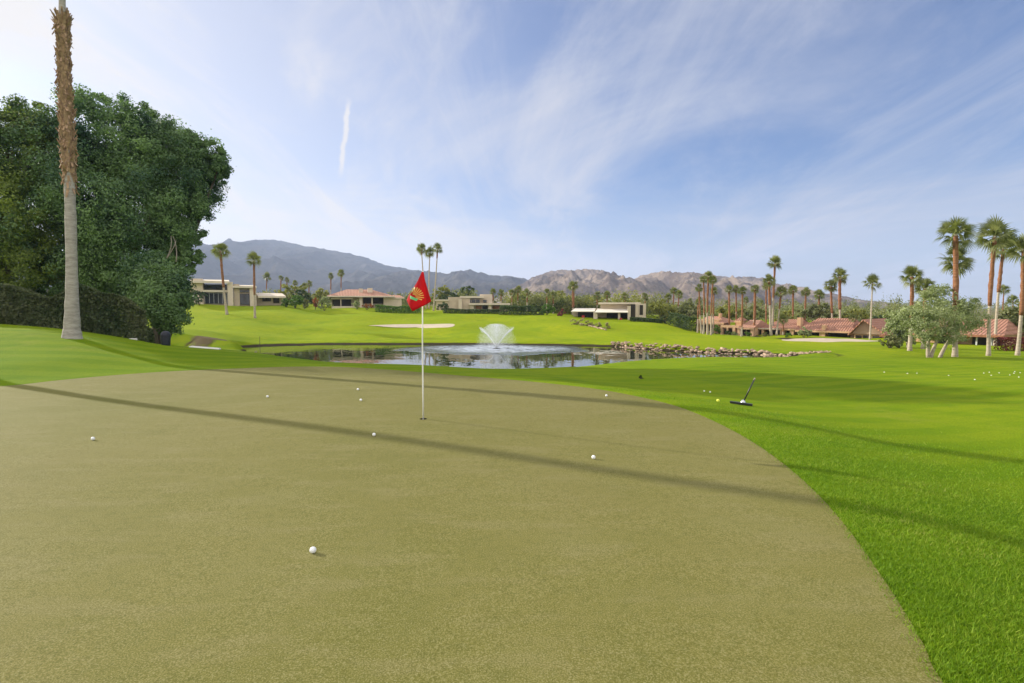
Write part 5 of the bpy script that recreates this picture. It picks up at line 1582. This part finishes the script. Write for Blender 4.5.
def build_sky():
    w = bpy.data.worlds.new('World'); scene.world = w; w.use_nodes = True
    nt = w.node_tree; bg = nt.nodes['Background']
    sky = nd(nt, 'ShaderNodeTexSky', sky_type='NISHITA', sun_disc=False)
    sky.sun_elevation = SUN_EL; sky.sun_rotation = -math.radians(63)
    sky.altitude = 100; sky.air_density = 1.0; sky.dust_density = 1.6; sky.ozone_density = 1.6
    tc = nd(nt, 'ShaderNodeTexCoord'); sx = nd(nt, 'ShaderNodeSeparateXYZ'); lk(nt, tc, 'Generated', sx, 'Vector')
    # high cloud on a flat layer: direction / height
    zc = maths(nt, 'ADD', maths(nt, 'MAXIMUM', sx.outputs['Z'], 0.0), 0.16)
    u = maths(nt, 'DIVIDE', sx.outputs['X'], zc); v = maths(nt, 'DIVIDE', sx.outputs['Y'], zc)
    cb = nd(nt, 'ShaderNodeCombineXYZ'); nt.links.new(u, cb.inputs[0]); nt.links.new(v, cb.inputs[1])

    def layer(scale, stretch, rot, detail, rough, dist, off=(0, 0, 0)):
        mp = nd(nt, 'ShaderNodeMapping'); mp.inputs['Rotation'].default_value = (0, 0, math.radians(rot)); mp.inputs['Scale'].default_value = stretch; mp.inputs['Location'].default_value = off
        lk(nt, cb, 0, mp, 'Vector')
        n = nd(nt, 'ShaderNodeTexNoise'); n.inputs['Scale'].default_value = scale; n.inputs['Detail'].default_value = detail; n.inputs['Roughness'].default_value = rough; n.inputs['Distortion'].default_value = dist
        lk(nt, mp, 'Vector', n, 'Vector')
        return n.outputs['Fac']
    broad = layer(0.75, (1, 0.8, 1), 20, 7, 0.58, 0.8, (3.1, 0.4, 0))
    wisp = layer(0.95, (1.9, 0.50, 1), 14, 8, 0.63, 0.9, (1.3, 2.2, 0)); wisp2 = layer(0.8, (1.6, 0.5, 1), -34, 8, 0.66, 1.1, (4.3, 0.7, 0))
    wisp = maths(nt, 'MAXIMUM', wisp, maths(nt, 'MULTIPLY', wisp2, 0.97))
    cover = maths(nt, 'ADD', maths(nt, 'MULTIPLY', maprange(nt, broad, 0.42, 0.70), 0.66), maths(nt, 'MULTIPLY', maprange(nt, wisp, 0.44, 0.74), 0.66), True)
    # thicker veil towards the left and low down
    left = maprange(nt, sx.outputs['X'], 0.30, -0.55)
    low = maprange(nt, sx.outputs['Z'], 0.24, 0.0)
    cover = maths(nt, 'ADD', maths(nt, 'MULTIPLY', cover, 0.72), maths(nt, 'ADD', maths(nt, 'MULTIPLY', left, 0.60), maths(nt, 'MULTIPLY', low, 0.62)), True)
    # one short vapour trail
    a = P(349, 97, 1000) - Vector((0, 0, H)); b = P(340, 178, 1000) - Vector((0, 0, H))
    az = [math.atan2(q.x, q.y) for q in (a, b)]; el = [math.atan2(q.z, math.hypot(q.x, q.y)) for q in (a, b)]
    azn = maths(nt, 'ARCTAN2', sx.outputs['X'], sx.outputs['Y']); eln = maths(nt, 'ARCSINE', sx.outputs['Z'])
    t = maths(nt, 'DIVIDE', maths(nt, 'SUBTRACT', eln, el[1]), el[0] - el[1])
    ctr = maths(nt, 'ADD', maths(nt, 'MULTIPLY', t, az[0] - az[1]), az[1])
    wob = layer(9, (1, 1, 1), 0, 4, 0.7, 0.5)
    dd = maths(nt, 'ABSOLUTE', maths(nt, 'ADD', maths(nt, 'SUBTRACT', azn, ctr), maths(nt, 'MULTIPLY', maths(nt, 'SUBTRACT', wob, 0.5), 0.012)))
    tr = maths(nt, 'MULTIPLY', maprange(nt, dd, 0.001, 0.0065, 1, 0), maths(nt, 'MULTIPLY', maprange(nt, t, -0.05, 0.25), maprange(nt, t, 1.02, 0.8)))
    cover = maths(nt, 'ADD', cover, maths(nt, 'MULTIPLY', tr, 0.55), True)
    # sunlit vapour: brighter towards the sun
    dot = nd(nt, 'ShaderNodeVectorMath', operation='DOT_PRODUCT'); lk(nt, tc, 'Generated', dot, 0); dot.inputs[1].default_value = TO_SUN
    glow = maprange(nt, dot.outputs['Value'], 0.05, 1.0)
    cloudc = mixc(nt, glow, (3.5, 3.65, 4.3), (5.6, 5.35, 5.2))
    # added fill light: unseen sky overhead and behind the camera whitened and brightened
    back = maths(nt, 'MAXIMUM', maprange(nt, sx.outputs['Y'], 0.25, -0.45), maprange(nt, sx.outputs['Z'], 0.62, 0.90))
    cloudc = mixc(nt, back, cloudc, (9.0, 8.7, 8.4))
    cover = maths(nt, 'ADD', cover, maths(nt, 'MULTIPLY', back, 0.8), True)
    blue = mixc(nt, 1.0, sky.outputs['Color'], (0.50, 0.65, 0.95), 'MULTIPLY')
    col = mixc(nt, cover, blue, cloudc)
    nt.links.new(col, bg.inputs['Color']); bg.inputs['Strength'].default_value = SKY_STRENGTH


def build_light_camera():
    l = bpy.data.lights.new('sun', 'SUN'); l.energy = SUN_STRENGTH; l.angle = math.radians(0.53); l.color = (1.0, 0.93, 0.80)
    o = bpy.data.objects.new('sun', l); C.objects.link(o)
    o.rotation_euler = TO_SUN.to_track_quat('Z', 'Y').to_euler(); o.location = TO_SUN * 60
    cam = bpy.data.cameras.new('camera'); co = bpy.data.objects.new('camera', cam); C.objects.link(co)
    cam.sensor_fit = 'HORIZONTAL'; cam.sensor_width = 36; cam.lens = F * 36 / 1024
    cam.clip_start = 0.05; cam.clip_end = 20000
    co.location = (0, 0, H); co.rotation_euler = (math.radians(90) - PITCH, 0, 0)
    scene.camera = co
    vs = scene.view_settings
    vs.view_transform = 'Standard'; vs.look = 'None'; vs.exposure = EXPOSURE; vs.gamma = 1; vs.use_curve_mapping = False
    cy = scene.cycles
    cy.max_bounces = 6; cy.diffuse_bounces = 3; cy.glossy_bounces = 3; cy.transmission_bounces = 4; cy.volume_bounces = 1; cy.transparent_max_bounces = 8
    cy.use_adaptive_sampling = True


build_ground(); build_green(); build_pond(); build_fountain()
sand_patch([(368, 326), (385, 325), (405, 324.6), (430, 324.2), (450, 324), (455, 325.2), (449, 327.4), (432, 328), (412, 327.2), (390, 326.6)])
sand_patch([(781, 340), (792, 338.9), (806, 338.6), (820, 338.2), (836, 338.8), (852, 339.1), (868, 340.3), (880, 341.2), (866, 342), (846, 341.8), (826, 342.2), (806, 341.6), (792, 341.4)])
build_rocks(); build_planting(); build_houses(); build_palms(); build_treeline(); build_hills()
build_balls(); build_flag(); build_rake(); build_bits(); build_grass()
build_haze(); build_sky(); build_light_camera()
